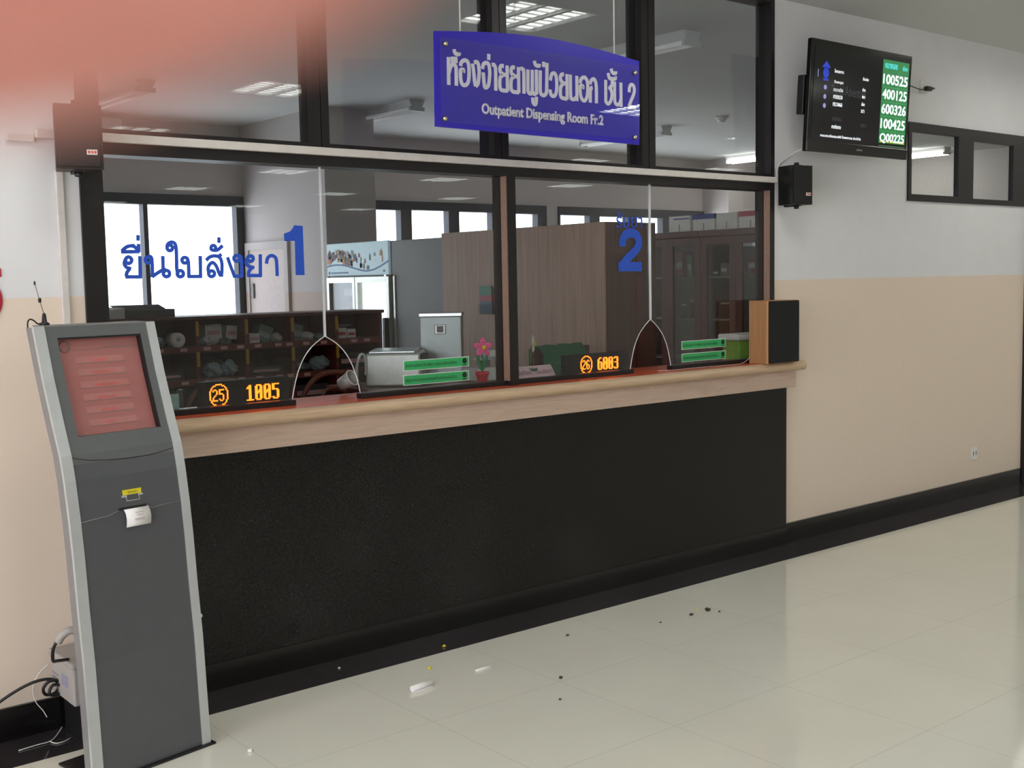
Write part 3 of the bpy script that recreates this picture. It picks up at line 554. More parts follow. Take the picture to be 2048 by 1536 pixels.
for k, (z, x0, x1) in enumerate(((.826, 0, .03), (.818, .004, .028), (.806, -.004, .032), (.802, -.004, .03))):
    v = [mb.bm.verts.new(kw(*p)) for p in ((x0, kb(z)-.0165, z), (x1, kb(z)-.0165, z), (x1, kb(z)-.0167, z+.0022), (x0, kb(z)-.0167, z+.0022))]; mb.face(v)
p_ = mb.build('printed_lines', mat('pale ticket print', (196, 176, 180), .7), tk)
an = thing('magnet_antenna', 'thin black whip antenna standing on top of the kiosk', 'antenna', kw(-.158, .262, 1.434), math.radians(10))
part('base', MB().lathe([(.016, 0), (.015, .006), (.008, .010), (.006, .032), (.004, .038)], (0, 0, 0), 16), m_black, an, True)
part('whip', MB().tube([(0, 0, .035), (-.012, 0, .078), (-.026, 0, .135)], .0016, 8), m_kside, an, True)
part('coil', MB().lathe([(.003, 0), (.005, .003), (.005, .012), (.003, .015)], (-.0118, 0, .072), 10), m_black, an, True)
part('tip', MB().lathe([(.0028, 0), (.0032, .003), (.0025, .012)], (-.0255, 0, .128), 10), m_black, an, True)
part('lead', MB().tube(smooth_line([(-.008, 0, .006), (-.022, 0, .005), (-.034, .002, .016), (-.045, .004, .020), (-.053, .004, .012), (-.053, .006, -.006)], 5), .0024, 8), m_rubber, an, True)
# boxes and cables behind the kiosk
bb = thing('equipment_box', 'black steel box on the floor behind the kiosk', 'box', (1.40, -.20, 0))
box('case', m_black, bb, 1.285, 1.43, -.235, -.04, 0, .155, bev=.004)
for x in (1.30, 1.40): box('rubber_foot', m_rubber, bb, x, x+.02, -.23, -.21, -.0, .004)
ub = thing('power_unit', 'beige power backup unit on the black box behind the kiosk', 'power unit', (1.335, -.15, .155), 0)
m_ubeige = mat('aged beige plastic', (160, 154, 150), .5, var=.04)
part('case', MB().box(-.09, .085, -.125, .105, 0, .145, .006), m_ubeige, ub, True)
part('lid', MB().box(-.095, .09, -.13, .11, .128, .150, .006), m_ubeige, ub, True)
part('badge', MB().box(-.0912, -.0895, -.07, -.01, .05, .09), mat('faded blue print', (140, 138, 160), .6), ub, True)
part('vent_slots', MB().box(-.0912, -.0895, .03, .09, .04, .044).box(-.0912, -.0895, .03, .09, .055, .059).box(-.0912, -.0895, .03, .09, .07, .074), m_kside, ub, True)
ad = thing('cable_gland', 'grey plastic elbow on the back of the kiosk above the power unit', 'connector', (1.20, -.38, .40))
part('elbow', MB().tube(smooth_line([(1.30, -.40, .43), (1.24, -.40, .445), (1.205, -.395, .455), (1.182, -.385, .44), (1.172, -.375, .42)], 4), .013, 12), m_ubeige, ad)
part('cable', MB().tube(smooth_line([(1.174, -.375, .43), (1.160, -.36, .395), (1.170, -.32, .345), (1.20, -.27, .325), (1.25, -.22, .306)], 5), .0055, 8), m_rubber, ad)
tag(MB().tube(smooth_line([(.55, -.05, .03), (.8, -.05, .07), (.98, -.06, .12), (1.10, -.08, .185), (1.17, -.10, .215), (1.225, -.11, .215), (1.25, -.11, .19), (1.235, -.11, .165), (1.205, -.11, .165), (1.195, -.115, .19), (1.215, -.12, .212), (1.25, -.12, .205), (1.262, -.125, .180), (1.24, -.125, .162), (1.21, -.13, .172), (1.225, -.13, .20), (1.27, -.13, .185)], 6), .0055, 8).build('power_cable', m_rubber, loc=(1.1, -.1, .03)), 'coiled black power cable on the wall behind the kiosk', 'cable')
tag(MB().tube(smooth_line([(1.245, -.02, .24), (1.215, -.015, .215), (1.19, -.015, .17), (1.195, -.02, .12), (1.215, -.03, .085), (1.225, -.04, .06)], 5), .0016, 6).build('thin_cable', m_white, loc=(1.2, -.02, .06)), 'thin white cable hanging below the power unit', 'cable')
tag(MB().tube(smooth_line([(1.10, -.13, .003), (1.16, -.125, .004), (1.21, -.12, .004), (1.25, -.08, .012), (1.27, -.05, .016)], 4), .0018, 6).tube(smooth_line([(1.205, -.121, .004), (1.215, -.15, .003), (1.24, -.155, .003), (1.27, -.14, .004)], 4), .0018, 6).build('wire_offcut', m_white, loc=(1.2, -.12, 0)), 'forked scrap of white wire on the black floor strip', 'wire')

# ------------------------------------------------------------------ litter on the floor
def roll(x, y, L, r, ang, lab):
    t = thing('paper_scrap', lab, 'paper scrap', (x, y, 0), ang)
    pts = [(-L/2, 0, r), (0, 0, r), (L/2, 0, r)]
    part('roll', MB().tube(pts, r, 12), m_paper, t, True)
    part('loose_edge', MB().box(-L/2, L*.42, -r*1.6, -r*.2, .0005, .0016), m_paper, t, True)
roll(2.455, -.555, .10, .012, math.radians(8), 'larger rolled scrap of white paper on the cream floor')
roll(2.768, -.54, .09, .0045, math.radians(6), 'thin flat strip of white paper on the cream floor')
def crumb(x, y, r, m, lab, nm, cat): tag(MB().ball((x, y, r*.55), r, r*.8, r*.55, seg=8, jit=.25).build(nm, m, loc=(x, y, 0)), lab, cat)
m_yel = mat('yellow scrap', (220, 205, 60), .6); m_dk = mat('dark crumb', (58, 48, 42), .7)
crumb(2.817, -.204, .009, m_yel, 'yellow scrap on the black floor strip', 'yellow_scrap', 'scrap')
crumb(2.608, -.391, .009, m_yel, 'yellow scrap on the cream floor near the black strip', 'yellow_scrap', 'scrap')
crumb(4.00, -.575, .007, m_yel, 'faint yellow scrap right, beside the dark crumbs', 'yellow_scrap', 'scrap')
crumb(2.342, -.139, .006, m_paper, 'tiny white speck on the black strip near the kiosk', 'white_speck', 'speck')
crumb(1.684, -.663, .010, m_paper, 'white speck on the floor just right of the kiosk foot', 'white_speck', 'speck')
for x, y, r, lab in ((4.035, -.61, .014, 'largest dark crumb on the right of the cream floor'), (4.06, -.66, .006, 'small dark crumb just right of the largest one'), (3.926, -.608, .010, 'dark crumb just left of the largest one'), (3.738, -.591, .006, 'dark speck left of the right hand crumbs'),
                     (3.304, -.448, .007, 'dark speck close to the black strip, mid floor'), (2.922, -.831, .009, 'dark crumb in the middle foreground floor'), (2.765, -1.001, .006, 'dark speck nearest the bottom of the view')):
    crumb(x, y, r, m_dk, lab, 'dark_crumb', 'crumb')
# ------------------------------------------------------------------ ceiling lights
m_lamp = mat('lit lamp tube', (250, 250, 244), .5, emit=TROFFER_EMIT, ecol=(252, 255, 248)); m_louv = mat('white louvre', (206, 208, 206), .5)
def troffer(loc):
    t = thing('ceiling_light', 'recessed louvred ceiling light of the waiting hall', 'ceiling light', loc, 0, 'louvred ceiling lights of the waiting hall')
    f = MB()
    for b in ((-.3, .3, -.3, -.285), (-.3, .3, .285, .3), (-.3, -.285, -.285, .285), (.285, .3, -.285, .285)): f.box(b[0], b[1], b[2], b[3], -.02, 0)
    part('frame', f, m_louv, t, True)
    for x in (-.19, 0, .19): part('lamp_tube', MB().box(x-.055, x+.055, -.28, .28, -.010, -.002), m_lamp, t, True)
    lv = MB()
    for k in range(7): lv.box(-.285, .285, -.245+k*.08, -.240+k*.08, -.020, -.010)
    for x in (-.095, .095): lv.box(x-.014, x+.014, -.285, .285, -.020, -.010)
    part('louvre', lv, m_louv, t, True); return t
T0 = troffer((4.43, -1.02, ZC-.001)); n = 0
for y in (-1.02, -4.0, -6.9, -9.9, -13., -16.4):
    for x in (-1.5, 1.45, 4.45, 7.7, 10.35, 12.9):
        if (x, y) == (4.45, -1.02): continue
        dup(T0, (x, y, ZC-.001), 'recessed louvred ceiling light of the waiting hall')
m_tube_off = mat('pale tube with faint glow', (235, 235, 235), .4, emit=.10)  # switched-off tubes given a faint glow of their own
def batten(loc, lab, lit=False):
    t = thing('batten_light', lab, 'batten light', loc)
    part('housing', MB().prism([(-.08, 0), (.08, 0), (.05, -.06), (-.05, -.06)], 'y', -.62, .62), m_louv, t, True)
    for x in (-.05, .05):
        part('tube', MB().tube([(x, -.6, -.072), (x, .6, -.072)], .022 if lit else .014, 10), mat('lit batten tube '+str(len(MATS)), (255, 252, 245), .4, emit=9.) if lit else m_tube_off, t, True)
    for y in (-.61, .61): part('end_holder', MB().box(-.075, .075, y-.012, y+.012, -.09, -.055), m_louv, t, True)
batten((3.48, 4.92, ZC), 'unlit twin tube batten light behind the upper left pane')
batten((5.72, 4.65, ZC), 'unlit twin tube batten light left of the blue sign')
batten((5.58, 1.46, ZC), 'unlit twin tube batten light right of the blue sign')
batten((8.83, 4.7, ZC), 'twin tube batten light seen below the blue sign')
batten((11.75, 5.1, ZC), 'glowing twin tube batten light at the right end of the pharmacy', True)
batten((13.3, 4.2, ZC), 'glowing twin tube batten light seen through the clerestory strip', True)
sd = thing('smoke_detector', 'small round smoke detector on the pharmacy ceiling', 'smoke detector', (8.78, 3.32, ZC))
part('base', MB().lathe([(.06, 0), (.06, -.015), (.045, -.02)], (0, 0, 0), 20), m_white, sd, True); part('dome', MB().lathe([(.045, -.02), (.035, -.045), (.015, -.055), (.001, -.056)], (0, 0, 0), 20), m_white, sd, True)
ac = thing('air_conditioner', 'white wall air conditioner high on the back wall at the left', 'air conditioner', (3.5, 6.2, 2.80))
box('case', m_white, ac, 3.0, 3.98, 6.06, YB-.001, 2.76, 3.03, bev=.02); box('air_slot', m_greysteel, ac, 3.03, 3.95, 6.052, 6.062, 2.79, 2.85)

# ------------------------------------------------------------------ medicine pigeonhole shelf (front plane y=2.5)
m_shin = m_brownshelf
ps = thing('pigeonhole_shelf', 'long red brown pigeonhole shelf behind the counter', 'shelf', (3.3, 2.65, 0))
XS = [2.03, 2.35, 2.665, 2.985, 3.31, 3.63, 3.957, 4.30]; ZS = [.10, .40, .60, .785, .975, 1.175, 1.345]
box('top_board', m_brown, ps, 2.0, 4.325, 2.485, 2.86, 1.345, 1.366, bev=.006)
box('back_board', m_brown, ps, 2.0, 4.30, 2.82, 2.84, .0, 1.345)
for z in ZS[:-1]: part('shelf_board', MB().box(2.0, 4.30, 2.5, 2.82, z-.012, z+.008).box(2.0, 4.30, 2.494, 2.506, z-.028, z+.012), m_shin, ps)
for x in XS: box('divider', m_shin, ps, x-.012, x+.012, 2.5, 2.82, 0, 1.345)
m_ylw = mat('yellow strip', (176, 130, 40), .5); m_pinklab = mat('pink shelf label', (196, 150, 150), .6)
for x in XS[2:-1]:
    for z0, z1 in ((1.245, 1.335), (1.06, 1.15)): box('yellow_strip', m_ylw, ps, x-.010, x+.010, 2.4925, 2.4995, z0, z1)
for z in (1.158, .957, .77):
    for x in (2.72, 2.87, 3.02, 3.13, 3.24, 3.36, 3.50, 3.58, 3.70, 3.83, 4.06, 4.16): box('shelf_label', m_pinklab, ps, x, x+.045, 2.489, 2.4935, z, z+.020)
# things in the pigeonholes
m_bag = mat('clouded plastic bag', (150, 164, 168), .35, var=.15, scale=25); m_bag2 = mat('grey green sachet foil', (120, 128, 122), .4, var=.15, scale=25); m_cardw = mat('white carton card', (206, 200, 198), .6); m_dkbox = mat('dark carton card', (52, 46, 48), .6)
def bag(x, z, rx, rz, m, lab, nm='plastic_bag', cat='bag'): tag(MB().ball((x, 2.62, z+rz*.8), rx, .06, rz, seg=14, jit=.18).build(nm, m, loc=(x, 2.62, z)), lab, cat)
def carton(x0, x1, z0, z1, m, lab, tilt=0., y=2.58, nm='carton', stripe=None, cat='carton'):
    t = thing(nm, lab, cat, ((x0+x1)/2, y, z0), 0, None, (0, tilt, 0)); w2 = (x1-x0)/2
    part('box', MB().box(-w2, w2, 0, .10, 0, z1-z0, .002), m, t, True)
    part('end_label', MB().box(-w2*.75, w2*.75, -.0015, 0, (z1-z0)*.3, (z1-z0)*.6), stripe or m_pinklab, t, True)
S1, S2, S3 = 1.183, .983, .793
tag(MB().lathe([(.035, 0), (.045, .005), (.045, .09), (.035, .095), (.012, .095), (.012, .0)], (2.86, 2.58, S1+.045), 20, Matrix.Rotation(PI/2, 4, 'X')).build('gauze_roll', m_cardw, loc=(2.86, 2.56, S1)), 'white roll lying in the pigeonhole left of the first yellow strip', 'roll')
bag(2.76, S1, .07, .035, m_bag, 'clear bag left of the white roll in the top row')
carton(3.085, 3.195, S1+.035, S1+.125, m_cardw, 'upright white card left of the tilted one in the top row', -.03, 2.60)
carton(3.22, 3.305-.012, S1+.03, S1+.115, m_cardw, 'tilted white card right of the upright one in the top row', .10, 2.60)
bag(3.04, S1, .035, .028, m_bag, 'leftmost crumpled bag in front of the white cards'); bag(3.12, S1, .05, .032, m_cardw, 'middle crumpled white bag in front of the white cards'); bag(3.21, S1, .04, .028, m_bag2, 'rightmost grey bag in front of the white cards')
carton(3.43, 3.53, S1, S1+.11, m_bag2, 'grey foil packet leaning left in the third top pigeonhole', .35, 2.62, 'foil_packet', m_bag, 'packet'); carton(3.36, 3.43, S1, S1+.06, m_cardw, 'small white carton in the third top pigeonhole', .0, 2.56); bag(3.575, S1, .035, .03, m_cardw, 'white sachet at the right of the third top pigeonhole', 'sachet', 'sachet')
carton(3.67, 3.75, S1, S1+.11, m_bag2, 'grey foil packet leaning in the fourth top pigeonhole', .30, 2.62, 'foil_packet', m_bag, 'packet'); bag(3.80, S1, .045, .03, m_cardw, 'white sachets left of the glass joint in the top row', 'sachet', 'sachet'); bag(3.90, S1, .045, .025, m_bag2, 'grey sachets right of the glass joint in the top row', 'sachet', 'sachet')
carton(3.985, 4.07, S1, S1+.07, m_cardw, 'left white and red carton in the last top pigeonhole', 0, 2.56, stripe=mat('red carton print', (176, 60, 60), .6)); carton(4.075, 4.14, S1, S1+.06, m_cardw, 'right white and red carton in the last top pigeonhole', 0, 2.56, stripe=bpy.data.materials['red carton print'])
carton(3.99, 4.12, S1+.075, S1+.10, m_dkbox, 'dark flat packet on top of the red and white cartons', 0, 2.57, 'dark_packet', m_bag2, 'packet')
bag(3.13, S2, .06, .05, m_bag, 'left bluish bag in the second row'); bag(3.24, S2, .055, .055, m_bag, 'right bluish bag in the second row'); bag(3.89, S2, .075, .05, m_bag, 'bluish bag behind the glass arch in the second row'); bag(3.76, S2, .05, .03, m_bag2, 'dull grey bag left of the arch in the second row')
carton(2.72, 2.93, S2, S2+.05, m_dkbox, 'dark carton in the left end of the second row'); carton(3.36, 3.60, S2, S2+.045, m_dkbox, 'dark flat carton in the third pigeonhole of the second row'); carton(4.0, 4.26, S2, S2+.10, m_dkbox, 'dark carton in the last pigeonhole of the second row')
carton(3.02, 3.28, S3, S3+.09, mat('red brown carton', (110, 50, 46), .6), 'red brown carton in the third row'); carton(3.66, 3.93, S3, S3+.10, m_dkbox, 'dark carton in the third row behind the arch')
# open carton on top of the shelf
oc = thing('open_carton', 'open flat carton on top of the pigeonhole shelf by the window', 'carton', (2.70, 2.64, 1.366))
part('tray', MB().box(2.56, 2.86, 2.52, 2.80, 1.367, 1.415), mat('grey brown card', (92, 88, 88), .7), oc)
part('flap', MB().prism([(2.66, 1.415), (2.76, 1.438), (2.76, 1.441), (2.66, 1.418)], 'x', 2.56, 2.86), bpy.data.materials['grey brown card'], oc)
part('side_flap', MB().prism([(2.56, 1.430), (2.49, 1.418), (2.47, 1.367), (2.56, 1.367)], 'y', 2.53, 2.78), m_cardw, oc)
# ------------------------------------------------------------------ cooler, cabinets along x = 5.1
co = thing('drinks_cooler', 'glass door cooler with a pale banner of bottles on top', 'cooler', (5.35, 4.05, 0))
box('body', m_greysteel, co, 5.12, 5.62, 3.56, 4.52, .05, 1.875, bev=.01)
box('base_plinth', m_black, co, 5.14, 5.60, 3.61, 4.50, 0, .05)
bn = box('banner', mat('pale blue lit banner', (186, 214, 222), .4, emit=.22, ecol=(190, 220, 230)), co, 5.095, 5.119, 3.585, 4.525, 1.61, 1.878, bev=.003)
def wave(y): return 1.665+.030*math.sin((4.52-y)/.94*2*PI*.92+.6)+(.045*max(0, (3.95-y)/.36)**1.6)
ys = [4.52-.935*k/24 for k in range(25)]
part('blue_wave', MB().prism([(y, wave(y)) for y in ys]+[(y, wave(y)+.012) for y in ys[::-1]], 'x', 5.0925, 5.0948), mat('blue wave print', (40, 120, 190), .5), bn)
mb = {c: MB() for c in range(7)}
for k in range(90):
    y = 4.50-random.random()*(.46 if k < 66 else .86); base = wave(y)+.012; hh = random.uniform(.03, .06); zz = base+random.random()*max(.01, (1.86-hh-base)*.75); wd = random.uniform(.010, .022); c = k % 7
    if zz+hh > 1.872: continue
    x = 5.0925+.0001*k
    mb[c].prism([(y-wd, zz), (y+wd, zz), (y+wd, zz+hh*.7), (y+wd*.4, zz+hh*.8), (y+wd*.4, zz+hh), (y-wd*.4, zz+hh), (y-wd*.4, zz+hh*.8), (y-wd, zz+hh*.7)], 'x', x-.001, 5.0948)
for c, rgb in enumerate(((60, 120, 70), (70, 70, 130), (190, 70, 60), (210, 150, 70), (50, 60, 70), (170, 190, 190), (150, 80, 120))): part('printed_bottles', mb[c], mat('bottle print %d' % c, rgb, .5), bn)
mb = MB().box(5.092, 5.0948, 4.19, 4.46, 1.628, 1.640).lathe([(.014, 0), (.014, .002)], (5.0925, 4.49, 1.634), 12, Matrix.Rotation(PI/2, 4, 'Y')).box(5.092, 5.0948, 3.64, 3.66, 1.632, 1.648)
part('banner_print', mb, mat('steel blue print', (80, 120, 170), .5), bn)
m_alu = mat('cooler aluminium rail', (206, 206, 198), .35, .6)
for y0, y1, gl in ((4.06, 4.50, 0), (3.555, 4.05, 1)):
    dr = part('door', MB().box(5.07, 5.118, y0, y0+.035, .12, 1.595).box(5.07, 5.118, y1-.035, y1, .12, 1.595).box(5.07, 5.118, y0+.035, y1-.035, .12, .16).box(5.07, 5.118, y0+.035, y1-.035, 1.55, 1.595), m_alu, co)
    box('door_glass', m_glass2, dr, 5.09, 5.096, y0+.035, y1-.035, .16, 1.55)
    box('handle', m_black, dr, 5.03, 5.07, y0+.004, y0+.05, 1.0, 1.27, bev=.01)
box('hinge', m_alu, co, 5.05, 5.12, 3.555, 3.585, 1.595, 1.61)
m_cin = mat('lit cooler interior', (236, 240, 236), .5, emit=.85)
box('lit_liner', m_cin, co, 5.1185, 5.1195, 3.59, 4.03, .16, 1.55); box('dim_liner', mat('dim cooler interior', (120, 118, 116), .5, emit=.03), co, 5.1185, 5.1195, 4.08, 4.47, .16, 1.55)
box('stacked_red_packs', mat('red cooler packs', (150, 60, 64), .5), co, 5.114, 5.1182, 4.13, 4.22, .9, 1.42); box('pale_packs', m_paper, co, 5.114, 5.1182, 4.12, 4.30, 1.44, 1.50)
gp = thing('steel_locker', 'plain grey steel locker beside the cooler', 'locker', (5.35, 3.2, 0))
box('body', m_greysteel, gp, 5.10, 5.56, 2.86, 3.545, .03, 1.872, bev=.004); box('plinth', m_black, gp, 5.12, 5.54, 2.88, 3.53, 0, .03); box('edge_trim', m_alu, gp, 5.09, 5.10, 3.50, 3.52, .03, 1.60)
wc = thing('wood_cabinet', 'tall brown wooden cabinet seen end on behind the service bays', 'cabinet', (5.33, 2.0, 0))
box('side_panel', m_ply, wc, 5.085, 5.10, 1.14, 2.855, .0, 1.90); box('carcass', m_brown, wc, 5.10, 5.55, 1.15, 2.855, 0, 1.885)
box('front_panel', m_plydark, wc, 5.10, 5.545, 1.135, 1.15, 0, 1.90); box('front_stile', m_brown, wc, 5.36, 5.41, 1.125, 1.135, 0, 1.90); box('front_rail', m_brown, wc, 5.10, 5.36, 1.127, 1.135, 1.70, 1.73)
bh = thing('leaflet_holder', 'leaflet holder with green and pink leaflets on the cabinet side', 'leaflet holder', (5.07, 2.32, 1.32))
box('pocket', glass('leaflet pocket', (.9, .9, .9)), bh, 5.055, 5.084, 2.245, 2.395, 1.31, 1.38)
for k, (z0, z1, rgb) in enumerate(((1.315, 1.40, (60, 84, 110)), (1.40, 1.445, (170, 60, 90)), (1.445, 1.51, (60, 140, 110)))): box('leaflet', mat('leaflet %d' % k, rgb, .5), bh, 5.066-.002*k, 5.078-.002*k, 2.252, 2.388, z0, z1)
# ------------------------------------------------------------------ bookcases x = 8, boxes on top
m_bcin = mat('dim bookcase interior', (160, 168, 160), .6)
def bookcase(y0, y1, lab):
    t = thing('glass_bookcase', lab, 'bookcase', (8.2, (y0+y1)/2, 0), 0, None)
    part('carcass', MB().box(8.02, 8.42, y0, y0+.02, 0, 1.90).box(8.02, 8.42, y1-.02, y1, 0, 1.90).box(8.40, 8.42, y0+.02, y1-.02, 0, 1.90).box(8.02, 8.40, y0+.02, y1-.02, 0, .45), m_brown, t)
    box('back_panel', m_bcin, t, 8.385, 8.40, y0+.02, y1-.02, .45, 1.88)
    part('cornice', MB().box(7.975, 8.43, y0, y1, 1.90, 1.958, .01), m_brown, t)
    for z in (.80, 1.165, 1.545): box('shelf', m_bcin, t, 8.05, 8.385, y0+.021, y1-.021, z-.012, z)
    ym = (y0+y1)/2
    for a, b in ((y0+.002, ym-.001), (ym+.001, y1-.002)):
        dr = part('door', MB().box(7.995, 8.018, a, a+.07, .46, 1.895).box(7.995, 8.018, b-.07, b, .46, 1.895).box(7.995, 8.018, a+.07, b-.07, .46, .53).box(7.995, 8.018, a+.07, b-.07, 1.83, 1.895), m_brown, t)
        box('door_glass', m_glass, dr, 8.004, 8.009, a+.07, b-.07, .53, 1.83)
    return t
bookcase(2.906, 3.716, 'glass fronted bookcase nearer the wooden cabinet'); bookcase(2.094, 2.904, 'glass fronted bookcase at the right under the red topped box')
bookcase(1.282, 2.092, 'rightmost glass fronted bookcase hidden by the frame post')
def shelfbox(y0, y1, z0, h, rgb, lab, nm='carton', cat='carton'):
    t = thing(nm, lab, cat, (8.2, (y0+y1)/2, z0)); k = 'shelf pack %s' % (rgb,)
    m = bpy.data.materials.get(k) or mat(k, rgb, .5)
    box('pack', m, t, 8.10, 8.26, y0, y1, z0, z0+h, bev=.003); box('front_label', m_paper, t, 8.098, 8.10, y0+.01, y1-.01, z0+h*.35, z0+h*.6)
shelfbox(3.21, 3.30, 1.546, .23, (150, 40, 40), 'red pack on the upper shelf of the left bookcase'); shelfbox(3.10, 3.16, 1.546, .20, (60, 150, 70), 'green pack on the upper shelf of the left bookcase')
shelfbox(2.68, 2.76, 1.546, .12, (150, 120, 112), 'brown pack on the upper shelf of the middle bookcase'); shelfbox(2.78, 2.85, 1.546, .07, (110, 80, 76), 'low dark pack on the upper shelf of the middle bookcase'); shelfbox(2.36, 2.45, 1.546, .19, (150, 70, 74), 'tall red striped pack beside the frame post'); shelfbox(2.20, 2.30, 1.546, .08, (80, 130, 80), 'small green pack beside the frame post')
m_jar = glass('jar glass', (.8, .86, .84))
def jar(y, z, r, h, lab):
    t = thing('glass_jar', lab, 'jar', (8.14, y, z)); part('body', MB().lathe([(r*.95, .001), (r, .01), (r, h*.85), (r*.7, h*.9), (r*.7, h)], (8.14, y, z), 20), m_jar, t); part('lid', MB().lathe([(r*.75, h), (r*.75, h+.015), (.001, h+.016)], (8.14, y, z), 16), m_white, t)
jar(3.24, 1.166, .030, .11, 'left glass bottle on the lower shelf of the left bookcase'); jar(3.13, 1.166, .026, .15, 'right glass bottle on the lower shelf of the left bookcase'); jar(2.73, 1.166, .065, .13, 'wide glass jar on the lower shelf of the middle bookcase')
m_bw, m_bblue, m_bred = mat('white file box', (246, 242, 234), .6), mat('blue file box band', (40, 70, 150), .6), mat('red file box band', (196, 84, 96), .6)
for y0, y1, band, lab in ((3.11, 3.372, 'thin', 'file box with a thin blue line on the bookcase'), (2.82, 3.075, 'blue', 'file box with a broad blue band on the bookcase'), (2.56, 2.80, None, 'plain white file box between the blue and red ones'), (2.28, 2.54, 'red', 'file box with a red band on the bookcase')):
    t = thing('file_box', lab, 'file box', (8.2, (y0+y1)/2, 1.958), 0, 'file boxes on the bookcases')
    box('case', m_bw, t, 8.09, 8.36, y0, y1, 1.958, 2.107, bev=.003)
    if band == 'thin': box('blue_line', m_bblue, t, 8.0885, 8.09, y0+.01, y1-.06, 2.075, 2.085)
    elif band: box('colour_band', m_bblue if band == 'blue' else m_bred, t, 8.085, 8.365, y0-.003, y1+.003, 2.065, 2.110)
    box('edge_tab', m_greysteel, t, 8.0885, 8.09, (y0+y1)/2-.004, (y0+y1)/2+.004, 1.965, 2.03)
# ------------------------------------------------------------------ work desk, steel dispenser, devices
dk = thing('work_desk', 'brown work desk behind the left service bay', 'desk', (3.9, 1.25, 0))
box('top', m_brown, dk, 3.30, 4.165, 1.0, 1.55, .955, .982, bev=.006)
for x in (3.33, 4.10):
    for y in (1.03, 1.48): box('leg', m_brown, dk, x, x+.045, y, y+.045, 0, .955)
box('front_apron', m_brown, dk, 3.34, 4.13, 1.02, 1.035, .84, .955)
sb = thing('steel_dispenser', 'upright stainless dispenser box with a square latch', 'dispenser', (3.945, 1.28, .983), 0)
box('body', m_steel, sb, 3.84, 4.08, 1.20, 1.45, .983, 1.345, bev=.004); box('lid', mat('bright steel lid', (214, 220, 218), .25, .9), sb, 3.835, 4.085, 1.195, 1.455, 1.345, 1.368, bev=.004)
box('door', m_steel, sb, 3.85, 4.07, 1.194, 1.20, 1.13, 1.34); lt = box('latch', m_alu, sb, 3.925, 3.99, 1.180, 1.194, 1.245, 1.300, bev=.004); box('latch_button', m_greysteel, lt, 3.94, 3.978, 1.177, 1.180, 1.255, 1.292)
for o_ in (sb,): o_.rotation_euler = (0, 0, math.radians(-40)); o_.location = (3.99, 1.40, .983)
sa = thing('steel_appliance', 'low silver appliance with a curved handle on the desk', 'appliance', (3.64, 1.2, .983))
box('body', m_alu, sa, 3.50, 3.80, 1.08, 1.40, .983, 1.165, bev=.012); box('lid', mat('bright appliance lid', (220, 224, 224), .25, .8), sa, 3.52, 3.77, 1.075, 1.40, 1.165, 1.178, bev=.004)
part('handle', MB().tube(smooth_line([(3.455, 1.06, 1.04), (3.458, 1.05, 1.10), (3.475, 1.05, 1.155), (3.495, 1.06, 1.16), (3.505, 1.07, 1.10), (3.50, 1.08, 1.05)], 5), .008, 8), m_chrome, sa)
box('black_knob_block', m_black, sa, 3.80, 3.835, 1.10, 1.2, 1.09, 1.16, bev=.006)
sa.rotation_euler = (0, 0, math.radians(-40)); sa.location = (3.56, 1.24, .983)
lp = thing('label_printer', 'white label printer with a shiny bar behind the flower pot', 'printer', (4.07, 1.1, .983))
box('body', m_white, lp, 3.98, 4.145, 1.02, 1.185, .983, 1.055, bev=.006); box('upright', m_greysteel, lp, 4.10, 4.13, 1.10, 1.18, 1.055, 1.12); box('shiny_bar', m_chrome, lp, 4.01, 4.155, 1.06, 1.10, 1.098, 1.114); box('paper_tray', m_white, lp, 4.09, 4.16, 1.04, 1.18, 1.114, 1.152, bev=.004)
# cup on the inner edge
cp = thing('plastic_cup', 'pale plastic cup lying behind the left glass arch', 'cup', (2.655, .30, 1.066), math.radians(25))
part('wall', MB().lathe([(.026, 0), (.036, .07), (.0345, .07), (.025, .003)], (0, 0, .037), 20, Matrix.Rotation(math.radians(62), 4, 'X')), mat('translucent cup plastic', (150, 148, 146), .35), cp, True)
part('rim', MB().tube([(.0362*math.cos(2*PI*k/20), -.07*math.sin(math.radians(62))+.0362*math.sin(2*PI*k/20)*math.cos(math.radians(62)), .037+.07*math.cos(math.radians(62))+.0362*math.sin(2*PI*k/20)*math.sin(math.radians(62))) for k in range(20)], .002, 6, closed=True), m_white, cp, True)
# ------------------------------------------------------------------ chairs
m_bent = wood('orange brown bentwood', (116, 52, 30), (90, 38, 22), .35, (3, 3, 3))
def chair(loc, rz, lab):
    t = thing('bentwood_chair', lab, 'chair', loc, rz, 'bentwood chairs behind the counter')
    part('seat', MB().lathe([(.20, .0), (.21, .012), (.20, .03), (.05, .034), (.001, .034)], (0, 0, .60), 24), m_bent, t, True)
    part('back_hoop', MB().tube(smooth_line([(-.175, .10, .62), (-.18, -.02-.12, .85), (-.165, -.17, 1.0), (-.10, -.185, 1.085), (0, -.19, 1.105), (.10, -.185, 1.085), (.165, -.17, 1.0), (.18, -.14, .85), (.175, .10, .62)], 5), .013, 10), m_bent, t, True)
    part('inner_hoop', MB().tube(smooth_line([(-.10, -.15, .63), (-.105, -.17, .85), (-.06, -.18, 1.0), (0, -.185, 1.03), (.06, -.18, 1.0), (.105, -.17, .85), (.10, -.15, .63)], 5), .009, 8), m_bent, t, True)
    for a, b in ((-1, -1), (1, -1), (-1, 1), (1, 1)): part('leg', MB().tube([(a*.15, b*.14, .60), (a*.19, b*.18, .0)], .014, 8, rs=[.016, .011]), m_bent, t, True)
    part('foot_ring', MB().tube([(.185*math.cos(2*PI*k/20), .185*math.sin(2*PI*k/20), .25) for k in range(20)], .009, 8, closed=True), m_bent, t, True)
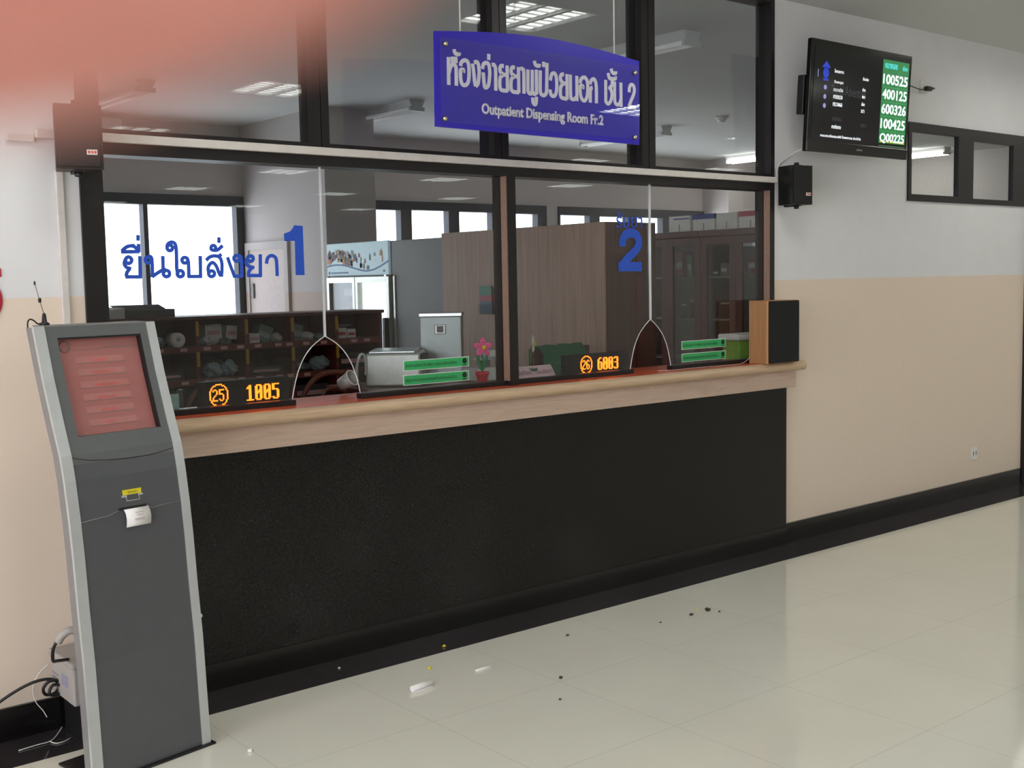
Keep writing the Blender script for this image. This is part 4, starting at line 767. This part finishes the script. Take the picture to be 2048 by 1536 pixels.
chair((2.985, 1.10, 0), 0, 'bentwood chair behind the left glass arch'); chair((2.36, 1.10, 0), .1, 'bentwood chair behind the left LED display')
gt = thing('wooden_chair', 'dark wooden chair with slatted back behind the right bay', 'chair', (4.445, 1.05, 0), .1)
for x in (-.22, .22): part('back_post', MB().box(x-.02, x+.02, -.2, -.16, 0, 1.16, .004), m_brown, gt, True)
part('seat', MB().box(-.24, .24, -.16, .26, .58, .615, .008), m_brown, gt, True)
for x in (-.22, .22): part('front_leg', MB().box(x-.02, x+.02, .21, .25, 0, .58), m_brown, gt, True)
for z in (.74, .90, 1.03): part('back_slat', MB().box(-.2, .2, -.19, -.17, z, z+.08, .004), m_brown, gt, True)
part('top_rail', MB().box(-.24, .24, -.2, -.16, 1.10, 1.16, .008), m_brown, gt, True)
tw = MB(); n = 14
pts = [(-.245, z) for z in (.98, 1.05, 1.12)]+[(-.20, 1.172), (-.16, 1.172)]+[(-.135, z) for z in (1.12, 1.05, .98)]
rows = [[tw.bm.verts.new((-.20+.36*k/n, y+.006*math.sin(k*1.9+i), z+.006*math.sin(k*1.3+i*.7)+(0.014*math.sin(k*.5) if i in (0, 7) else 0))) for k in range(n+1)] for i, (y, z) in enumerate(pts)]
for A, B in zip(rows, rows[1:]):
    for k in range(n): tw.face([A[k], A[k+1], B[k+1], B[k]], True)
M_ = MATS[gt.name]; tw.bm.transform(M_)
o = tw.build('towel', mat('dark green towel', (22, 96, 56), .9, bump=.4, scale=200), loc=tuple(M_ @ Vector((0, -.2, 1.17)))); tag(o, 'dark green towel over the back of the wooden chair', 'towel'); sm = o.modifiers.new('thickness', 'SOLIDIFY'); sm.thickness = .006
# ------------------------------------------------------------------ small things on the counter behind the glass
def flower(x, y, face, petal, lab, pot_rgb):
    t = thing('toy_flower_pot', lab, 'flower pot', (x, y, 1.0655), face)
    m_pot = mat('flower pot %s' % (pot_rgb,), pot_rgb, .4); m_pet = mat('petal %s' % (petal,), petal, .5); m_lf = bpy.data.materials.get('toy leaf') or mat('toy leaf', (36, 120, 60), .5)
    part('pot', MB().lathe([(.022, 0), (.030, .038), (.034, .039), (.034, .052), (.029, .052), (.027, .045), (.001, .045)], (0, 0, 0), 20), m_pot, t, True)
    part('stem', MB().tube(smooth_line([(0, 0, .045), (.003, 0, .10), (0, -.003, .15), (.004, -.012, .166)], 4), .003, 8), m_lf, t, True)
    for s in (-1, 1): part('leaf', MB().ball((s*.014, 0, .095), .009, .004, .042, Matrix.Rotation(s*.30, 4, 'Y')), m_lf, t, True)
    for k in range(5):
        a = 2*PI*k/5+PI/2
        pe = part('petal', MB().ball((.004+.024*math.cos(a), -.012, .168+.024*math.sin(a)), (.024), .004, .015, Matrix.Rotation(-a, 4, 'Y')), m_pet, t, True)
        part('petal_line', MB().tube([(.004+.024*math.cos(a)+.013*math.cos(a+q), -.0165, .168+.024*math.sin(a)+.013*math.sin(a+q)) for q in (-2.2, -1.1, 0, 1.1, 2.2)], .0012, 6), mat('petal edge %d %s' % (k, petal), (236, 160, 190), .5) if petal[1] < 120 else m_white, pe, True)
    part('flower_centre', MB().ball((.010, -.018, .168), .011, .008, .011), mat('yellow centre %s' % (petal,), (214, 190, 40), .5), t, True)
flower(3.385, .22, math.radians(-32), (220, 70, 130), 'toy pink flower in a red pot left of the centre post', (206, 32, 62))
flower(3.68, .21, math.radians(44), (214, 214, 190), 'toy white flower seen edge on right of the centre post', (70, 110, 90))
nc = thing('name_card', 'pink folded name card on the counter in the right bay', 'name card', (3.70, .17, 1.0655))
part('card', MB().prism([(.155, 1.0665), (.20, 1.128), (.245, 1.0665), (.243, 1.0665), (.20, 1.125), (.157, 1.0665)], 'x', 3.53, 3.80), mat('pale pink card', (216, 180, 186), .6), nc)
mb = MB()
for k in range(15):
    if k in (6, 7): continue
    x = 3.565+k*.0145; z = 1.088; h = random.uniform(.012, .02); y = .155+(z-1.0665)*.726-.0012
    mb.ribbon([(x, z), (x+.003, z+h), (x+.009, z+h*.9), (x+.009, z)], .0022, y, y+.001)
part('blurred_lettering', mb, mat('grey violet ink', (150, 126, 140), .6), nc)
gb = thing('storage_box', 'lime green storage box with a white lid behind the wooden speaker', 'box', (5.5, .36, .99), 0)
box('body', mat('lime green translucent plastic', (128, 176, 70), .4, var=.12, scale=18), gb, 5.37, 5.72, .30, .43, .99, 1.168, bev=.01); box('lid', m_white, gb, 5.345, 5.75, .285, .445, 1.168, 1.205, bev=.01)
sh = thing('side_table', 'low side table under the green storage box', 'table', (5.5, .53, 0)); box('top', m_brown, sh, 5.33, 5.80, .285, .60, .962, .989, bev=.004)
for x in (5.35, 5.73):
    for y in (.30, .54): box('leg', m_brown, sh, x, x+.04, y, y+.04, 0, .962)
tg = thing('acrylic_stand', 'small clear acrylic stand at the left end of the counter', 'stand', (1.80, .10, 1.0655)); box('front_plate', glass('acrylic plate', (.86, .92, .92)), tg, 1.745, 1.835, .098, .102, 1.067, 1.155); box('foot', m_greysteel, tg, 1.745, 1.835, .08, .13, 1.0655, 1.0675); box('slip', mat('pale green slip', (196, 214, 206), .6), tg, 1.755, 1.82, .104, .105, 1.07, 1.14)
# ------------------------------------------------------------------ photographer's finger at the lens, unseen hand added to shade it
m_skin = mat('skin', (214, 144, 136), .5, var=.04, scale=300)
m_skin.node_tree.nodes['Principled BSDF'].inputs['Subsurface Weight'].default_value = .6
m_skin.node_tree.nodes['Principled BSDF'].inputs['Subsurface Radius'].default_value = (1., .3, .18); m_skin.node_tree.nodes['Principled BSDF'].inputs['Subsurface Scale'].default_value = .006
def at_lens(a, b, c): return CAM + rr*a + uu*b + fwd*c      # metres right, up, ahead of the lens
FD = .021
fr = [(-.0060, .0124, FD, .0066), (-.0090, .0124, FD, .0078), (-.017, .0126, FD-.001, .0083), (-.027, .0135, FD-.002, .0086), (-.036, .0150, FD-.004, .0090), (-.055, .018, FD-.012, .0098), (-.075, .021, FD-.022, .0112), (-.095, .020, FD-.036, .016)]
fb = MB(); pts = smooth_line([at_lens(*f[:3]) for f in fr], 4); rads = smooth_line([(f[3], 0, 0) for f in fr], 4)
tip = at_lens(-.0060+.0066, .0124, FD)
cap = [tip+(pts[0]-tip)*(1-math.cos(t*PI/2/5)) for t in range(5)]; capr = [max(.0004, .0066*math.sin(t*PI/2/5)) for t in range(5)]
fb.tube(cap+pts, .008, 24, rs=capr+[r.x for r in rads])
def limb(ps):                                                       # a tapering limb through (right, up, ahead, radius) points
    q = smooth_line([at_lens(*p[:3]) for p in ps], 4); r = [v.x for v in smooth_line([(p[3], 0, 0) for p in ps], 4)]
    fb.tube(q, .01, 20, rs=r)
limb([(-.090, .022, -.012, .012), (-.098, .012, -.022, .021), (-.103, -.012, -.036, .030), (-.106, -.040, -.050, .032), (-.108, -.068, -.064, .027), (-.110, -.10, -.082, .027), (-.112, -.18, -.125, .034), (-.115, -.26, -.17, .040)])  # palm, wrist and forearm out of view, added to shade the finger's left
for k, (dz, L) in enumerate(((-.020, 1.), (-.038, .95), (-.055, .8))):  # unseen middle, ring and little finger, added as more shade on the fingertip
    limb([(-.100, .012+dz, -.020-.010*k, .012), (-.085, .016+dz, -.006-.010*k, .0105), (-.068, .014+dz, -.004-.010*k, .0095), (-.056*L-.006, .011+dz, -.014-.010*k, .0088), (-.056*L-.008, .009+dz, -.030-.010*k, .0078), (-.062*L-.006, .008+dz, -.042-.010*k, .0068), (-.066*L-.006, .008+dz, -.047-.010*k, .0045)])
limb([(-.104, -.040, -.052, .018), (-.086, -.028, -.068, .0135), (-.068, -.014, -.074, .0115), (-.052, -.004, -.072, .010), (-.044, .000, -.070, .006)])     # unseen thumb completing the added hand
fo = fb.build('person', m_skin, loc=tuple(pts[3])); tag(fo, "photographer's blurred fingertip over the top left of the lens", 'person')
rm = fo.modifiers.new('one_skin', 'REMESH'); rm.mode = 'VOXEL'; rm.voxel_size = .0014; rm.use_smooth_shade = True
sm = fo.modifiers.new('soften', 'SMOOTH'); sm.factor = .5; sm.iterations = 4
nl = MB().ball((0, 0, 0), .0062, .0045, .0012); Mx = Matrix((rr, upv, fwd)).transposed().to_4x4()
nl.bm.transform(Matrix.Translation(at_lens(-.0085, .0129, FD+.0078)) @ Mx); part('fingernail', nl, mat('fingernail', (226, 170, 156), .3), fo)
